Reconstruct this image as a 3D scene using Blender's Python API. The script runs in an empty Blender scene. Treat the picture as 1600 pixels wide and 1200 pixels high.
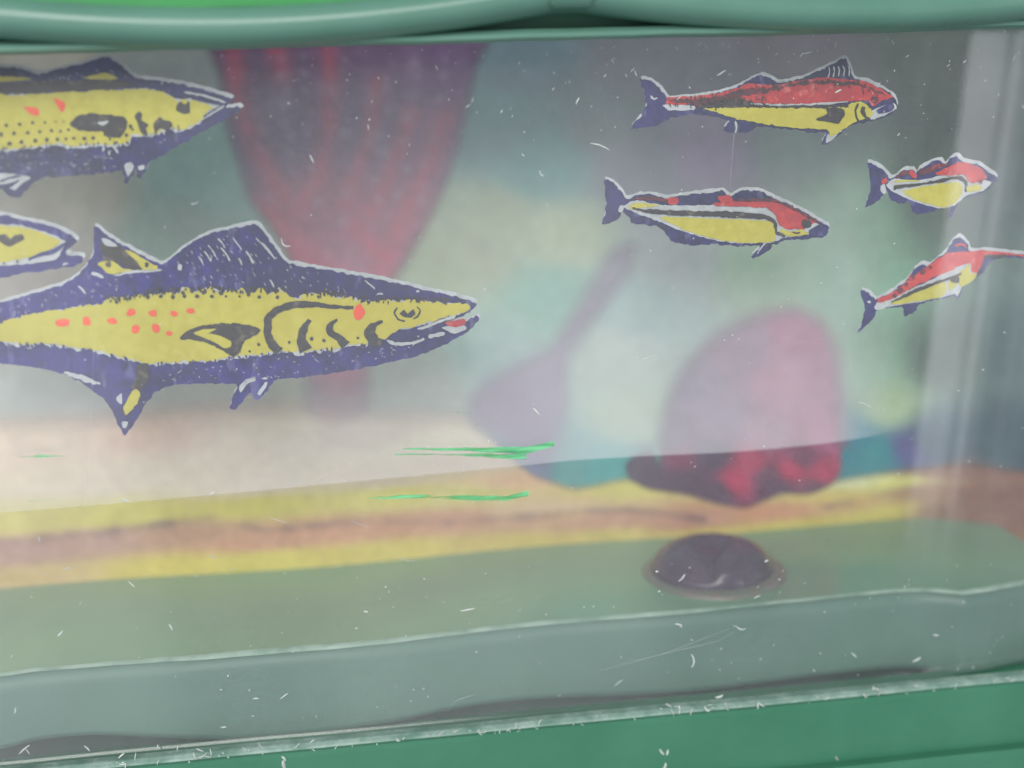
import bpy, bmesh, math, random
import numpy as np
from mathutils import Vector, Matrix
from mathutils.geometry import delaunay_2d_cdt

random.seed(7); rng = np.random.default_rng(11)
scene = bpy.context.scene
col = scene.collection

# ------------------------------------------------------------------ camera
D = 0.105                                   # camera to window, metres
PSI, PHI, ROLL = math.radians(7.9), math.radians(12.0), math.radians(1.8)
FPX = 2080.0                                # focal length in photo pixels (1600 wide)
fwd = Vector((math.sin(PSI)*math.cos(PHI), math.cos(PSI)*math.cos(PHI), -math.sin(PHI)))
right = fwd.cross(Vector((0, 0, 1))).normalized()
up = right.cross(fwd).normalized()
r2 = right*math.cos(ROLL) - up*math.sin(ROLL)
u2 = up*math.cos(ROLL) + right*math.sin(ROLL)
right, up = r2, u2
CAM = Vector((0, 0, 0)) - fwd*D
cam = bpy.data.cameras.new('camera'); cam_o = bpy.data.objects.new('camera', cam); col.objects.link(cam_o)
m = Matrix((right, up, -fwd)).transposed().to_4x4(); m.translation = CAM
cam_o.matrix_world = m
cam.sensor_width = 36.0; cam.lens = 36.0*FPX/1600.0
cam.clip_start = 0.005; cam.clip_end = 20.0
cam.dof.use_dof = True; cam.dof.focus_distance = D + 0.0005; cam.dof.aperture_fstop = 16.0
scene.camera = cam_o
scene.render.resolution_x = 1024; scene.render.resolution_y = 768

# ------------------------------------------------------------------ light
world = bpy.data.worlds.new('World'); scene.world = world; world.use_nodes = True
bg = world.node_tree.nodes['Background']
bg.inputs[0].default_value = (0.86, 0.93, 1.0, 1); bg.inputs[1].default_value = 0.42

def area(name, loc, target, sx, sy, power, colr=(1, 1, 1)):
    l = bpy.data.lights.new(name, 'AREA'); l.shape = 'RECTANGLE'; l.size = sx; l.size_y = sy
    l.energy = power; l.color = colr
    o = bpy.data.objects.new(name, l); col.objects.link(o)
    o.location = loc
    o.rotation_euler = (Vector(target) - Vector(loc)).to_track_quat('-Z', 'Y').to_euler()
    return o
# window light from the front and above, a broad low window on the left
area('key_window', (-0.16, -0.56, 0.34), (0, 0, -0.01), 0.42, 0.30, 4.6, (1.0, 0.985, 0.95))
area('left_window', (-0.215, -0.58, -0.16), (-0.03, 0, -0.01), 0.19, 0.34, 0.32, (0.98, 0.95, 1.0))
area('middle_veil_lamp', (-0.005, -0.60, -0.19), (0.0, 0, -0.01), 0.125, 0.32, 0.075, (0.97, 0.94, 1.0))  # lamp added for a soft veil reflected in the pane
area('centre_veil_lamp', (0.108, -0.60, -0.17), (0.01, 0, -0.01), 0.085, 0.30, 0.085, (0.95, 0.93, 1.0))  # added lamp, lays a reflected band over the middle of the pane
area('right_streak_lamp', (0.46, -0.56, -0.01), (0.03, 0, 0), 0.075, 0.46, 0.40, (0.95, 0.95, 1.0))  # lamp added so the bend of the pane reflects bright streaks
scene.view_settings.view_transform = 'Standard'
scene.view_settings.look = 'None'
scene.view_settings.exposure = 0.12; scene.view_settings.gamma = 1.0
scene.view_settings.use_curve_mapping = False
scene.render.engine = 'CYCLES'
scene.cycles.transparent_max_bounces = 24
scene.cycles.max_bounces = 6; scene.cycles.diffuse_bounces = 3; scene.cycles.glossy_bounces = 3

# ------------------------------------------------------------------ geometry helpers
def ray(px, py):
    return (fwd*FPX + right*(px-800.0) - up*(py-600.0)).normalized()
def hit_y(px, py, g):
    """where the line of sight meets the upright surface y = g(x, z)"""
    d = ray(px, py); y = g(0, 0) if callable(g) else g
    for _ in range(8):
        p = CAM + d*((y-CAM.y)/d.y)
        if not callable(g): break
        y = g(p.x, p.z)
    return p
def hit_z(px, py, z):
    d = ray(px, py)
    return CAM + d*((z-CAM.z)/d.z)

XB = hit_y(1400, 600, 0.0).x
def sstep(a, b, x):
    t = min(1, max(0, (x-a)/(b-a))); return t*t*(3-2*t)
def pane_g(x, z):
    xx = x - 0.11*z
    b = max(0.0, xx-XB)
    e = sstep(XB-0.006, XB+0.003, xx)
    rip = 0.000010*math.sin(xx*2*math.pi/0.0052+0.6) + 0.0000022*math.sin(xx*2*math.pi/0.0021+1.7) + 0.0000004*math.sin(xx*2*math.pi/0.00083)
    slow = 0.00006*math.sin(x*2*math.pi/0.031+1.0) + 0.00002*math.sin(x*2*math.pi/0.0127+z*20)
    return 8.0*b*b + 3.2*rip*e + slow
PT = 0.0008                                  # sheet thickness
def ink_g(layer):
    off = PT + 0.00042 - 0.00004*layer
    return lambda x, z: pane_g(x, z) + off

Z_FLOOR_EDGE_Y = 0.0045
ZF = hit_y(900, 968, Z_FLOOR_EDGE_Y).z        # level of the green floor
YC = hit_z(900, 851, ZF).y                    # depth of the backdrop card
XW = hit_y(1424, 760, YC).x
def card_g(x, z):
    b = max(0.0, x-XW); r = 0.004
    bend = (b*b/(2*r) if b < r else b - r/2)*0.62
    return YC - bend + 0.0003*math.sin(x*90)

# ------------------------------------------------------------------ object helpers
def link(name, verts, faces, mat, parent=None, smooth=False, uv=None):
    me = bpy.data.meshes.new(name); me.from_pydata([tuple(v) for v in verts], [], faces); me.update()
    if mat: me.materials.append(mat)
    if smooth:
        me.polygons.foreach_set('use_smooth', [True]*len(me.polygons))
    o = bpy.data.objects.new(name, me); col.objects.link(o)
    if parent is not None: o.parent = parent; o.matrix_parent_inverse = parent_inv(parent)
    return o
def parent_inv(p):
    # things (Empties) sit at their base, meshes carry world coordinates
    return Matrix.Translation(-p.location) if p.type == 'EMPTY' else Matrix.Identity(4)
def thing(name, label, cat, loc=(0, 0, 0), group=None):
    o = bpy.data.objects.new(name, None); col.objects.link(o); o.location = loc; o.empty_display_size = 0.01
    o['label'] = label; o['category'] = cat
    o['kind'] = 'thing'
    if group: o['group'] = group
    return o

def s2l(c):
    c = np.asarray(c, float)/255.0
    return np.where(c <= 0.04045, c/12.92, ((c+0.055)/1.055)**2.4)

# ------------------------------------------------------------------ materials
def nodes(name):
    mt = bpy.data.materials.new(name); mt.use_nodes = True
    nt = mt.node_tree; nt.nodes.clear()
    out = nt.nodes.new('ShaderNodeOutputMaterial')
    return mt, nt, out
def N(nt, t, **kw):
    n = nt.nodes.new(t)
    for k, v in kw.items():
        if hasattr(n, k): setattr(n, k, v)
        else: n.inputs[k.replace('_', ' ')].default_value = v
    return n
def ramp(nt, fac, stops):
    r = nt.nodes.new('ShaderNodeValToRGB')
    el = r.color_ramp.elements
    while len(el) < len(stops): el.new(0.5)
    for e, (p, c) in zip(el, stops):
        e.position = p; e.color = (*c, 1) if len(c) == 3 else c
    nt.links.new(fac, r.inputs[0]); return r

def plastic(name, rgb, rgb2=None, rough=0.35, scale=120, bump=0.02, spec=0.5):
    mt, nt, out = nodes(name)
    tc = N(nt, 'ShaderNodeTexCoord')
    n1 = N(nt, 'ShaderNodeTexNoise', Scale=scale, Detail=6.0, Roughness=0.6)
    nt.links.new(tc.outputs['Object'], n1.inputs['Vector'])
    c1 = s2l(rgb); c2 = s2l(rgb2 if rgb2 else [v*0.9 for v in rgb])
    r = ramp(nt, n1.outputs['Fac'], [(0.35, tuple(c2)), (0.65, tuple(c1))])
    p = N(nt, 'ShaderNodeBsdfPrincipled', Roughness=rough, IOR=1.46)
    nt.links.new(r.outputs[0], p.inputs['Base Color'])
    n2 = N(nt, 'ShaderNodeTexNoise', Scale=2600.0, Detail=3.0)
    nt.links.new(tc.outputs['Object'], n2.inputs['Vector'])
    rr = ramp(nt, n1.outputs['Fac'], [(0.3, (rough*0.8,)*3), (0.7, (rough*1.25,)*3)])
    nt.links.new(rr.outputs[0], p.inputs['Roughness'])
    b = N(nt, 'ShaderNodeBump', Strength=bump*10, Distance=0.00005)
    nt.links.new(n2.outputs['Fac'], b.inputs['Height']); nt.links.new(b.outputs[0], p.inputs['Normal'])
    nt.links.new(p.outputs[0], out.inputs[0])
    return mt

def ink(name, rgb, rgb2, fleck=None, fleck_amt=0.0, scale=1400, stretch=(1, 1, 1)):
    mt, nt, out = nodes(name)
    tc = N(nt, 'ShaderNodeTexCoord')
    n1 = N(nt, 'ShaderNodeTexNoise', Scale=scale, Detail=5.0, Roughness=0.65)
    n0 = N(nt, 'ShaderNodeTexNoise', Scale=60.0, Detail=2.0)
    nt.links.new(tc.outputs['Object'], n1.inputs['Vector']); nt.links.new(tc.outputs['Object'], n0.inputs['Vector'])
    mx = N(nt, 'ShaderNodeMath', operation='ADD'); nt.links.new(n1.outputs['Fac'], mx.inputs[0]); nt.links.new(n0.outputs['Fac'], mx.inputs[1])
    hf = N(nt, 'ShaderNodeMath', operation='MULTIPLY'); nt.links.new(mx.outputs[0], hf.inputs[0]); hf.inputs[1].default_value = 0.5
    r = ramp(nt, hf.outputs[0], [(0.43, tuple(s2l(rgb2))), (0.57, tuple(s2l(rgb)))])
    colr = r.outputs[0]
    if fleck is not None:
        mp = N(nt, 'ShaderNodeMapping'); mp.inputs['Scale'].default_value = stretch
        mp.inputs['Rotation'].default_value = (0, 0.5, 0)
        nt.links.new(tc.outputs['Object'], mp.inputs['Vector'])
        n3 = N(nt, 'ShaderNodeTexNoise', Scale=1300.0, Detail=2.0)
        nt.links.new(mp.outputs[0], n3.inputs['Vector'])
        rr = ramp(nt, n3.outputs['Fac'], [(0.60, (0, 0, 0)), (0.70, (fleck_amt,)*3)])
        mix = N(nt, 'ShaderNodeMix', data_type='RGBA')
        nt.links.new(rr.outputs[0], mix.inputs[0]); nt.links.new(colr, mix.inputs[6])
        mix.inputs[7].default_value = (*s2l(fleck), 1)
        colr = mix.outputs[2]
    p = N(nt, 'ShaderNodeBsdfPrincipled', Roughness=0.6)
    nt.links.new(colr, p.inputs['Base Color']); nt.links.new(p.outputs[0], out.inputs[0])
    return mt

M = {}
M['green'] = plastic('green_plastic', (60, 116, 92), (52, 108, 84), 0.34, 90, 0.02)
M['green_roll'] = plastic('green_moulded_plastic', (88, 128, 114), (80, 120, 106), 0.30, 90, 0.02)  # greyer than the case green, sky reflection mixed into the colour
M['floor'] = plastic('floor_green_plastic', (112, 156, 122), (100, 144, 116), 0.22, 60, 0.015)
M['lip'] = plastic('lip_green_plastic', (80, 116, 102), (70, 104, 92), 0.5, 60, 0.02)
M['base'] = plastic('lip_shade_green', (46, 84, 70), (38, 72, 60), 0.4, 60, 0.02)  # dark green that paints the shade low on the floor lip
M['edge'] = plastic('cut_plastic_edge', (150, 172, 164), (104, 136, 124), 0.25, 500, 0.05)
M['brown'] = plastic('brown_plastic', (78, 64, 82), (62, 50, 68), 0.24, 260, 0.04)
M['brown_ring'] = plastic('brown_ring_paint', (112, 100, 94), (96, 108, 96), 0.4, 500, 0.04)
M['dust'] = plastic('dust_lint', (205, 210, 206), (150, 158, 155), 0.9, 400, 0.0)
M['scratch'] = plastic('scratch_whitening', (190, 195, 195), (150, 155, 160), 0.7, 400, 0.0)
[n for n in M['scratch'].node_tree.nodes if n.type == 'BSDF_PRINCIPLED'][0].inputs['Alpha'].default_value = 0.35

M['white'] = ink('white_ink', (182, 186, 188), (158, 163, 165))
M['blue'] = ink('blue_ink', (38, 34, 118), (18, 16, 76), (150, 150, 200), 0.2, 1100, (1, 1, 0.35))
M['bluedark'] = ink('dark_blue_ink', (36, 36, 100), (16, 18, 62), (140, 145, 190), 0.2, 1100, (1, 1, 0.5))
M['yellow'] = ink('yellow_ink', (186, 178, 68), (174, 164, 54))
M['dark'] = ink('overprint_ink', (50, 46, 44), (32, 30, 36), (140, 130, 110), 0.3)
M['red'] = ink('red_ink', (196, 54, 52), (160, 38, 46), (235, 150, 140), 0.35)
M['orange'] = ink('orange_ink', (232, 92, 52), (216, 74, 44))
M['reddark'] = ink('dark_red_ink', (98, 30, 42), (66, 24, 40), (220, 70, 70), 0.5)

def clear_sheet():
    mt, nt, out = nodes('clear_plastic')
    tr = N(nt, 'ShaderNodeBsdfTransparent'); tr.inputs[0].default_value = (0.985, 0.99, 0.99, 1)
    gl = N(nt, 'ShaderNodeBsdfGlossy', Roughness=0.18)
    df = N(nt, 'ShaderNodeBsdfDiffuse'); df.inputs[0].default_value = (0.86, 0.88, 0.92, 1)
    fr = N(nt, 'ShaderNodeFresnel', IOR=1.5); ge = N(nt, 'ShaderNodeNewGeometry')
    fm = N(nt, 'ShaderNodeMix', data_type='FLOAT'); nt.links.new(ge.outputs['Backfacing'], fm.inputs[0]); nt.links.new(fr.outputs[0], fm.inputs[2]); fm.inputs[3].default_value = 0.04
    tc = N(nt, 'ShaderNodeTexCoord')
    n1 = N(nt, 'ShaderNodeTexNoise', Scale=38.0, Detail=5.0, Roughness=0.6)
    nt.links.new(tc.outputs['Object'], n1.inputs['Vector'])
    rp1 = ramp(nt, n1.outputs['Fac'], [(0.3, (0.014,)*3), (0.75, (0.042,)*3)])
    n2 = N(nt, 'ShaderNodeTexNoise', Scale=9000.0, Detail=2.0, Roughness=0.7); nt.links.new(tc.outputs['Object'], n2.inputs['Vector'])
    rp2 = ramp(nt, n2.outputs['Fac'], [(0.35, (0.45,)*3), (0.65, (1.6,)*3)])
    rp = N(nt, 'ShaderNodeMath', operation='MULTIPLY'); nt.links.new(rp1.outputs[0], rp.inputs[0]); nt.links.new(rp2.outputs[0], rp.inputs[1])
    m1 = N(nt, 'ShaderNodeMixShader'); nt.links.new(rp.outputs[0], m1.inputs[0])
    nt.links.new(tr.outputs[0], m1.inputs[1]); nt.links.new(df.outputs[0], m1.inputs[2])
    m2 = N(nt, 'ShaderNodeMixShader'); nt.links.new(fm.outputs[0], m2.inputs[0])
    nt.links.new(m1.outputs[0], m2.inputs[1]); nt.links.new(gl.outputs[0], m2.inputs[2])
    nt.links.new(m2.outputs[0], out.inputs[0])
    return mt
def milky_sheet():
    mt, nt, out = nodes('milky_film')
    tr = N(nt, 'ShaderNodeBsdfTransparent')
    df = N(nt, 'ShaderNodeBsdfDiffuse'); df.inputs[0].default_value = (0.90, 0.87, 0.92, 1)
    tl = N(nt, 'ShaderNodeBsdfTranslucent'); tl.inputs[0].default_value = (0.84, 0.82, 0.84, 1)
    a = N(nt, 'ShaderNodeMixShader'); a.inputs[0].default_value = 0.2
    nt.links.new(df.outputs[0], a.inputs[1]); nt.links.new(tl.outputs[0], a.inputs[2])
    tc = N(nt, 'ShaderNodeTexCoord')
    n1 = N(nt, 'ShaderNodeTexNoise', Scale=26.0, Detail=3.0)
    nt.links.new(tc.outputs['Object'], n1.inputs['Vector'])
    sx = N(nt, 'ShaderNodeSeparateXYZ'); nt.links.new(tc.outputs['Object'], sx.inputs[0])
    mr = N(nt, 'ShaderNodeMapRange', From_Min=0.026, From_Max=-0.010, To_Min=0.06, To_Max=0.34)   # sheet grows more opaque towards the free edge
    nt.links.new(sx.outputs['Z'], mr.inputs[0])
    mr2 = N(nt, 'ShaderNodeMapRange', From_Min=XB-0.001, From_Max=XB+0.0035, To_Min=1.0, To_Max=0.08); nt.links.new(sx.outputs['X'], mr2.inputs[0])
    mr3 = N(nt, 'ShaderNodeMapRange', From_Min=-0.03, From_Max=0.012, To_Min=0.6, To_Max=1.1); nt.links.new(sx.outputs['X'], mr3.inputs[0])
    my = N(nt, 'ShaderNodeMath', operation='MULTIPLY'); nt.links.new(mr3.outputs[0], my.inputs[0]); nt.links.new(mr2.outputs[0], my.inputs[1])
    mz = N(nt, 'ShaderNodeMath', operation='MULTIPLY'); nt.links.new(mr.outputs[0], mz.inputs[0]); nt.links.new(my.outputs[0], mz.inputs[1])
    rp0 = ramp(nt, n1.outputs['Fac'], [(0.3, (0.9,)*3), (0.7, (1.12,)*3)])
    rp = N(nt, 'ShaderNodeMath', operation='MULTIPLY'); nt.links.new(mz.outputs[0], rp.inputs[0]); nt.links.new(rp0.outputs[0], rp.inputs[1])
    b = N(nt, 'ShaderNodeMixShader'); nt.links.new(rp.outputs[0], b.inputs[0])
    nt.links.new(tr.outputs[0], b.inputs[1]); nt.links.new(a.outputs[0], b.inputs[2])
    nt.links.new(b.outputs[0], out.inputs[0])
    return mt
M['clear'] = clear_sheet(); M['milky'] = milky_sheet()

def paint_mat(name, rough=0.5):
    """printed card: print colour from the mesh's colour attribute plus fine paper grain"""
    mt, nt, out = nodes(name)
    at = N(nt, 'ShaderNodeVertexColor'); at.layer_name = 'print'
    tc = N(nt, 'ShaderNodeTexCoord')
    n1 = N(nt, 'ShaderNodeTexNoise', Scale=900.0, Detail=4.0)
    nt.links.new(tc.outputs['Object'], n1.inputs['Vector'])
    rp = ramp(nt, n1.outputs['Fac'], [(0.3, (0.86,)*3), (0.7, (1.0,)*3)])
    mu = N(nt, 'ShaderNodeMix', data_type='RGBA', blend_type='MULTIPLY'); mu.inputs[0].default_value = 1.0
    nt.links.new(at.outputs['Color'], mu.inputs[6]); nt.links.new(rp.outputs[0], mu.inputs[7])
    p = N(nt, 'ShaderNodeBsdfPrincipled', Roughness=rough)
    nt.links.new(mu.outputs[2], p.inputs['Base Color']); nt.links.new(at.outputs['Alpha'], p.inputs['Alpha'])
    nt.links.new(p.outputs[0], out.inputs[0])
    return mt
M['print'] = paint_mat('printed_card')
M['print_layer'] = paint_mat('printed_layer')

def crayon():
    mt, nt, out = nodes('green_crayon')
    tc = N(nt, 'ShaderNodeTexCoord'); mp = N(nt, 'ShaderNodeMapping'); mp.inputs['Scale'].default_value = (0.16, 1, 1.6)
    nt.links.new(tc.outputs['Object'], mp.inputs['Vector'])
    n1 = N(nt, 'ShaderNodeTexNoise', Scale=1500.0, Detail=4.0); nt.links.new(mp.outputs[0], n1.inputs['Vector'])
    at = N(nt, 'ShaderNodeVertexColor'); at.layer_name = 'print'
    r = ramp(nt, n1.outputs['Fac'], [(0.38, tuple(s2l((40, 140, 78)))), (0.62, tuple(s2l((110, 195, 140))))])
    ad = N(nt, 'ShaderNodeMath', operation='ADD'); nt.links.new(n1.outputs['Fac'], ad.inputs[0]); nt.links.new(at.outputs['Alpha'], ad.inputs[1])
    ra = ramp(nt, ad.outputs[0], [(0.82, (0,)*3), (1.0, (0.92,)*3)])
    p = N(nt, 'ShaderNodeBsdfPrincipled', Roughness=0.6)
    nt.links.new(r.outputs[0], p.inputs['Base Color']); nt.links.new(ra.outputs[0], p.inputs['Alpha'])
    nt.links.new(p.outputs[0], out.inputs[0])
    return mt
M['crayon'] = crayon()

# ------------------------------------------------------------------ flat print shapes
def catmull(pts, closed=True, step=3.0):
    P = np.array(pts, float); n = len(P); out = []
    rngi = range(n) if closed else range(n-1)
    for i in rngi:
        if closed: p0, p1, p2, p3 = P[i-1], P[i], P[(i+1) % n], P[(i+2) % n]
        else: p0, p1, p2, p3 = P[max(i-1, 0)], P[i], P[i+1], P[min(i+2, n-1)]
        k = max(1, int(np.linalg.norm(p2-p1)/step))
        # tension keeps corners of the drawing from overshooting
        T = 0.32
        m1 = (p2-p0)*T; m2 = (p3-p1)*T
        L = np.linalg.norm(p2-p1)
        for mm in (m1, m2):
            l = np.linalg.norm(mm)
            if l > L: mm *= L/l
        for t in np.arange(k)/k:
            h = t*t*(3-2*t)
            out.append(p1*(2*t**3-3*t*t+1) + m1*(t**3-2*t*t+t) + p2*h + m2*(t**3-t*t))
    if not closed: out.append(P[-1])
    return np.array(out)
def roughen(P, amp, closed=True):
    n = len(P)
    if amp <= 0 or n < 4: return P
    T = np.roll(P, -1, 0) - np.roll(P, 1, 0)
    L = np.linalg.norm(T, axis=1, keepdims=True); L[L == 0] = 1
    Nn = np.stack([T[:, 1], -T[:, 0]], 1)/L
    a = rng.normal(0, 1, n); a = np.clip(0.8*a + 0.35*np.roll(a, 1), -1.7, 1.7)*1.05
    return P + Nn*(a*amp)[:, None]
def inside(P, X, Y):
    r = np.zeros(X.shape, bool); n = len(P); j = n-1
    for i in range(n):
        xi, yi = P[i]; xj, yj = P[j]
        c = ((yi > Y) != (yj > Y))
        with np.errstate(divide='ignore', invalid='ignore'):
            r ^= c & (X < (xj-xi)*(Y-yi)/(yj-yi+1e-12)+xi)
        j = i
    return r
def segdist(P, X, Y, closed=True):
    d = np.full(X.shape, 1e9); n = len(P)
    for i in range(n if closed else n-1):
        ax, ay = P[i]; bx, by = P[(i+1) % n]
        vx, vy = bx-ax, by-ay; l2 = vx*vx+vy*vy+1e-9
        t = np.clip(((X-ax)*vx+(Y-ay)*vy)/l2, 0, 1)
        d = np.minimum(d, np.hypot(X-ax-t*vx, Y-ay-t*vy))
    return d
def fill2d(P, grid=11.0):
    """triangulate outline P with inner points so the print follows the bent sheet"""
    n = len(P)
    x0, y0 = P.min(0); x1, y1 = P.max(0)
    pts = [Vector(p) for p in P]
    if x1-x0 > 1.5*grid and y1-y0 > 1.2*grid:
        gx, gy = np.meshgrid(np.arange(x0, x1, grid), np.arange(y0, y1, grid))
        gx = gx.ravel() + rng.uniform(-1, 1, gx.size); gy = gy.ravel() + rng.uniform(-1, 1, gy.size)
        k = inside(P, gx, gy); gx, gy = gx[k], gy[k]
        if len(gx):
            k = segdist(P, gx, gy) > 2.5; pts += [Vector((a, b)) for a, b in zip(gx[k], gy[k])]
    v, e, f, *_ = delaunay_2d_cdt(pts, [], [list(range(n))], 1, 1e-4)
    return v, [list(t) for t in f]

def shape(name, pts, mat, parent, layer, amp=0.7, step=3.0, smooth=True):
    P = catmull(pts, True, step) if smooth else np.array(pts, float)
    P = roughen(P, amp)
    v, f = fill2d(P)
    g = ink_g(layer)
    V = [hit_y(a.x, a.y, g) for a in v]
    return link(name, V, f, M[mat], parent)
def stroke(name, pts, w, mat, parent, layer, amp=0.5):
    """a brush line: w is a width or a list of widths along it"""
    C = catmull(pts, False, 3.0); n = len(C)
    W = np.interp(np.linspace(0, 1, n), np.linspace(0, 1, len(w)), w) if hasattr(w, '__len__') else np.full(n, float(w))
    if not hasattr(w, '__len__'):
        s = np.linspace(0, 1, n); W = W*np.clip(np.minimum(s, 1-s)*6+0.35, 0, 1)
    T = np.gradient(C, axis=0); T /= np.linalg.norm(T, axis=1, keepdims=True)+1e-9
    Nn = np.stack([-T[:, 1], T[:, 0]], 1)
    A = C + Nn*(W/2)[:, None]; B = C - Nn*(W/2)[:, None]
    P = np.concatenate([A, B[::-1]])
    return shape(name, roughen(P, amp), mat, parent, layer, 0, smooth=False)
def blob(name, cx, cy, rx, ry, mat, parent, layer, ang=0.0, amp=0.5):
    k = 9; a = np.linspace(0, 2*math.pi, k, endpoint=False)
    q = 1 + rng.uniform(-0.16, 0.16, k)
    x = rx*np.cos(a)*q; y = ry*np.sin(a)*q
    return shape(name, np.stack([cx+x*math.cos(ang)-y*math.sin(ang), cy+x*math.sin(ang)+y*math.cos(ang)], 1), mat, parent, layer, amp*0.5, 2.5)
def dots(name, spots, mat, parent, layer):
    V = []; F = []
    g = ink_g(layer)
    for (x, y, r) in spots:
        b = len(V); k = 8
        for i in range(k):
            a = 2*math.pi*i/k
            V.append(hit_y(x+r*math.cos(a)*random.uniform(.8, 1.2), y+r*math.sin(a)*random.uniform(.8, 1.2), g))
        F.append(list(range(b, b+k)))
    o = link(name, V, F, M[mat], parent); o['kind'] = 'stuff'
    return o
def Z(pts, ox, oy, s): return [(ox+x/s, oy+y/s) for x, y in pts]

# ================================================================== the green case
case = thing('toy_case', 'green plastic toy case with scalloped top rim and flat bottom rail', 'toy case', (0, 0, -0.03))
def sheet(name, rows, mat, parent, smooth=True, thick=0.0, thick_dir=(0, 1, 0)):
    """rows: list of equally long lists of points"""
    nr, nc = len(rows), len(rows[0])
    V = [p for r in rows for p in r]
    F = [[i*nc+j, i*nc+j+1, (i+1)*nc+j+1, (i+1)*nc+j] for i in range(nr-1) for j in range(nc-1)]
    o = link(name, V, F, M[mat], parent, smooth)
    if thick:
        md = o.modifiers.new('thickness', 'SOLIDIFY'); md.thickness = thick; md.offset = 0
    return o
def prism_x(name, profile, x0, x1, mat, parent, n=60, wob=0.0, smooth=False):
    """bar along x with a (y, z) profile"""
    rows = []
    for i in range(n+1):
        x = x0 + (x1-x0)*i/n
        w = wob*(math.sin(x*210)+0.6*math.sin(x*523+1)+0.4*math.sin(x*1170))
        rows.append([Vector((x, y, z+w)) for y, z in profile])
    k = len(profile)
    V = [p for r in rows for p in r]
    F = [[i*k+j, i*k+(j+1) % k, (i+1)*k+(j+1) % k, (i+1)*k+j] for i in range(n) for j in range(k)]
    F.append(list(range(k))[::-1]); F.append([n*k+j for j in range(k)])
    o = link(name, V, F, M[mat], parent, smooth)
    me = o.data
    bm = bmesh.new(); bm.from_mesh(me); bmesh.ops.recalc_face_normals(bm, faces=bm.faces); bm.to_mesh(me); bm.free()
    return o
X0, X1 = -0.062, 0.062
YR = -0.0030                                              # front plane of the recessed rim face
ZT = 0.5*(hit_y(300, 77.5, YR).z + hit_y(1300, 52.5, YR).z)     # lower edge of the top rim
pxm = D/FPX                                               # metres per photo pixel near the window
# lower lip of the rim, recessed band, upper plate
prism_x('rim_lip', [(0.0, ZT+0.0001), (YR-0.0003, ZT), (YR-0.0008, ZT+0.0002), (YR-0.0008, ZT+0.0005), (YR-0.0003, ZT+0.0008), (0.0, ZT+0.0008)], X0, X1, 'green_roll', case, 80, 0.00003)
prism_x('rim_band', [(0.0012, ZT+0.00081), (-0.0010, ZT+0.00081), (-0.0010, ZT+0.0065), (0.0012, ZT+0.0065)], X0, X1, 'green', case)
M['vivid'] = plastic('vivid_green_plastic', (40, 134, 66), (34, 122, 60), 0.4, 90, 0.02)
prism_x('rim_face', [(-0.0011, ZT+0.0026), (YR-0.0012, ZT+0.0028), (YR-0.0012, ZT+0.0064), (-0.0011, ZT+0.0064)], X0, X1, 'vivid', case)
prism_x('rim_plate', [(0.0012, ZT+0.00651), (YR-0.0008, ZT+0.00651), (YR-0.0008, ZT+0.016), (0.0012, ZT+0.016)], X0, X1, 'green', case)
prism_x('unseen_shade_bar', [(0.0013, ZT+0.0030), (0.0013, ZT+0.0045), (0.009, ZT+0.0045), (0.009, ZT+0.0030)], X0, X1, 'green', case)  # unseen bar added to shade the top of the card
# scalloped roll: swags that sag to the lip between cusps
xa, xb_ = hit_y(-170, 60, YR).x, hit_y(885, 40, YR).x
PER = xb_ - xa
for k in range(-1, 2):
    c0 = xa + (k)*PER; rows = []
    nseg = 64
    for i in range(nseg+1):
        s = i/nseg; x = c0 + PER*s
        q = abs(2*s-1)
        sag = 0.0021*(q**1.9)                              # rise towards the cusps
        zc = ZT - 0.00005 + sag
        rad = 0.0015
        prof = []
        for j in range(13):
            a = -math.pi/2 + math.pi*j/12
            prof.append(Vector((x, YR + 0.0002 - 0.0026*math.cos(a)**0.8 if math.cos(a) > 1e-6 else YR+0.0002, zc + rad + rad*math.sin(a))))
        rows.append(prof)
    if c0+PER < X0 or c0 > X1: continue
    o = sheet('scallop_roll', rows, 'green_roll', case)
    # seam block where two swags meet
    xs = c0+PER
    w = 0.0016
    zz = ZT + 0.0018
    prof2 = [(YR+0.0002, zz), (YR-0.0024, zz+0.0004), (YR-0.0030, zz+0.0012), (YR-0.0030, zz+0.004), (YR+0.0002, zz+0.005)]
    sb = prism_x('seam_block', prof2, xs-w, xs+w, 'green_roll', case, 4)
    bv = sb.modifiers.new('bevel', 'BEVEL'); bv.width = 0.0004; bv.segments = 3
# bottom rail
YB = -0.0016
ZB = 0.5*(hit_y(500, 1175, YB).z + hit_y(1400, 1091, YB).z)
prism_x('bottom_rail', [(0.0030, ZB-0.0002), (YB+0.0003, ZB+0.00008), (YB, ZB-0.0002), (YB, ZB-0.009), (0.0030, ZB-0.009)], X0, X1, 'green', case, 120, 0.000012)
zr = hit_y(1425, 1189, YB-0.0012).z
rl = prism_x('rail_ridge', [(YB-0.0001, zr), (YB-0.0010, zr), (YB-0.0014, zr-0.0004), (YB-0.0014, zr-0.006), (YB-0.0001, zr-0.006)], X0, X1, 'green', case, 60, 0.00001)
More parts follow.
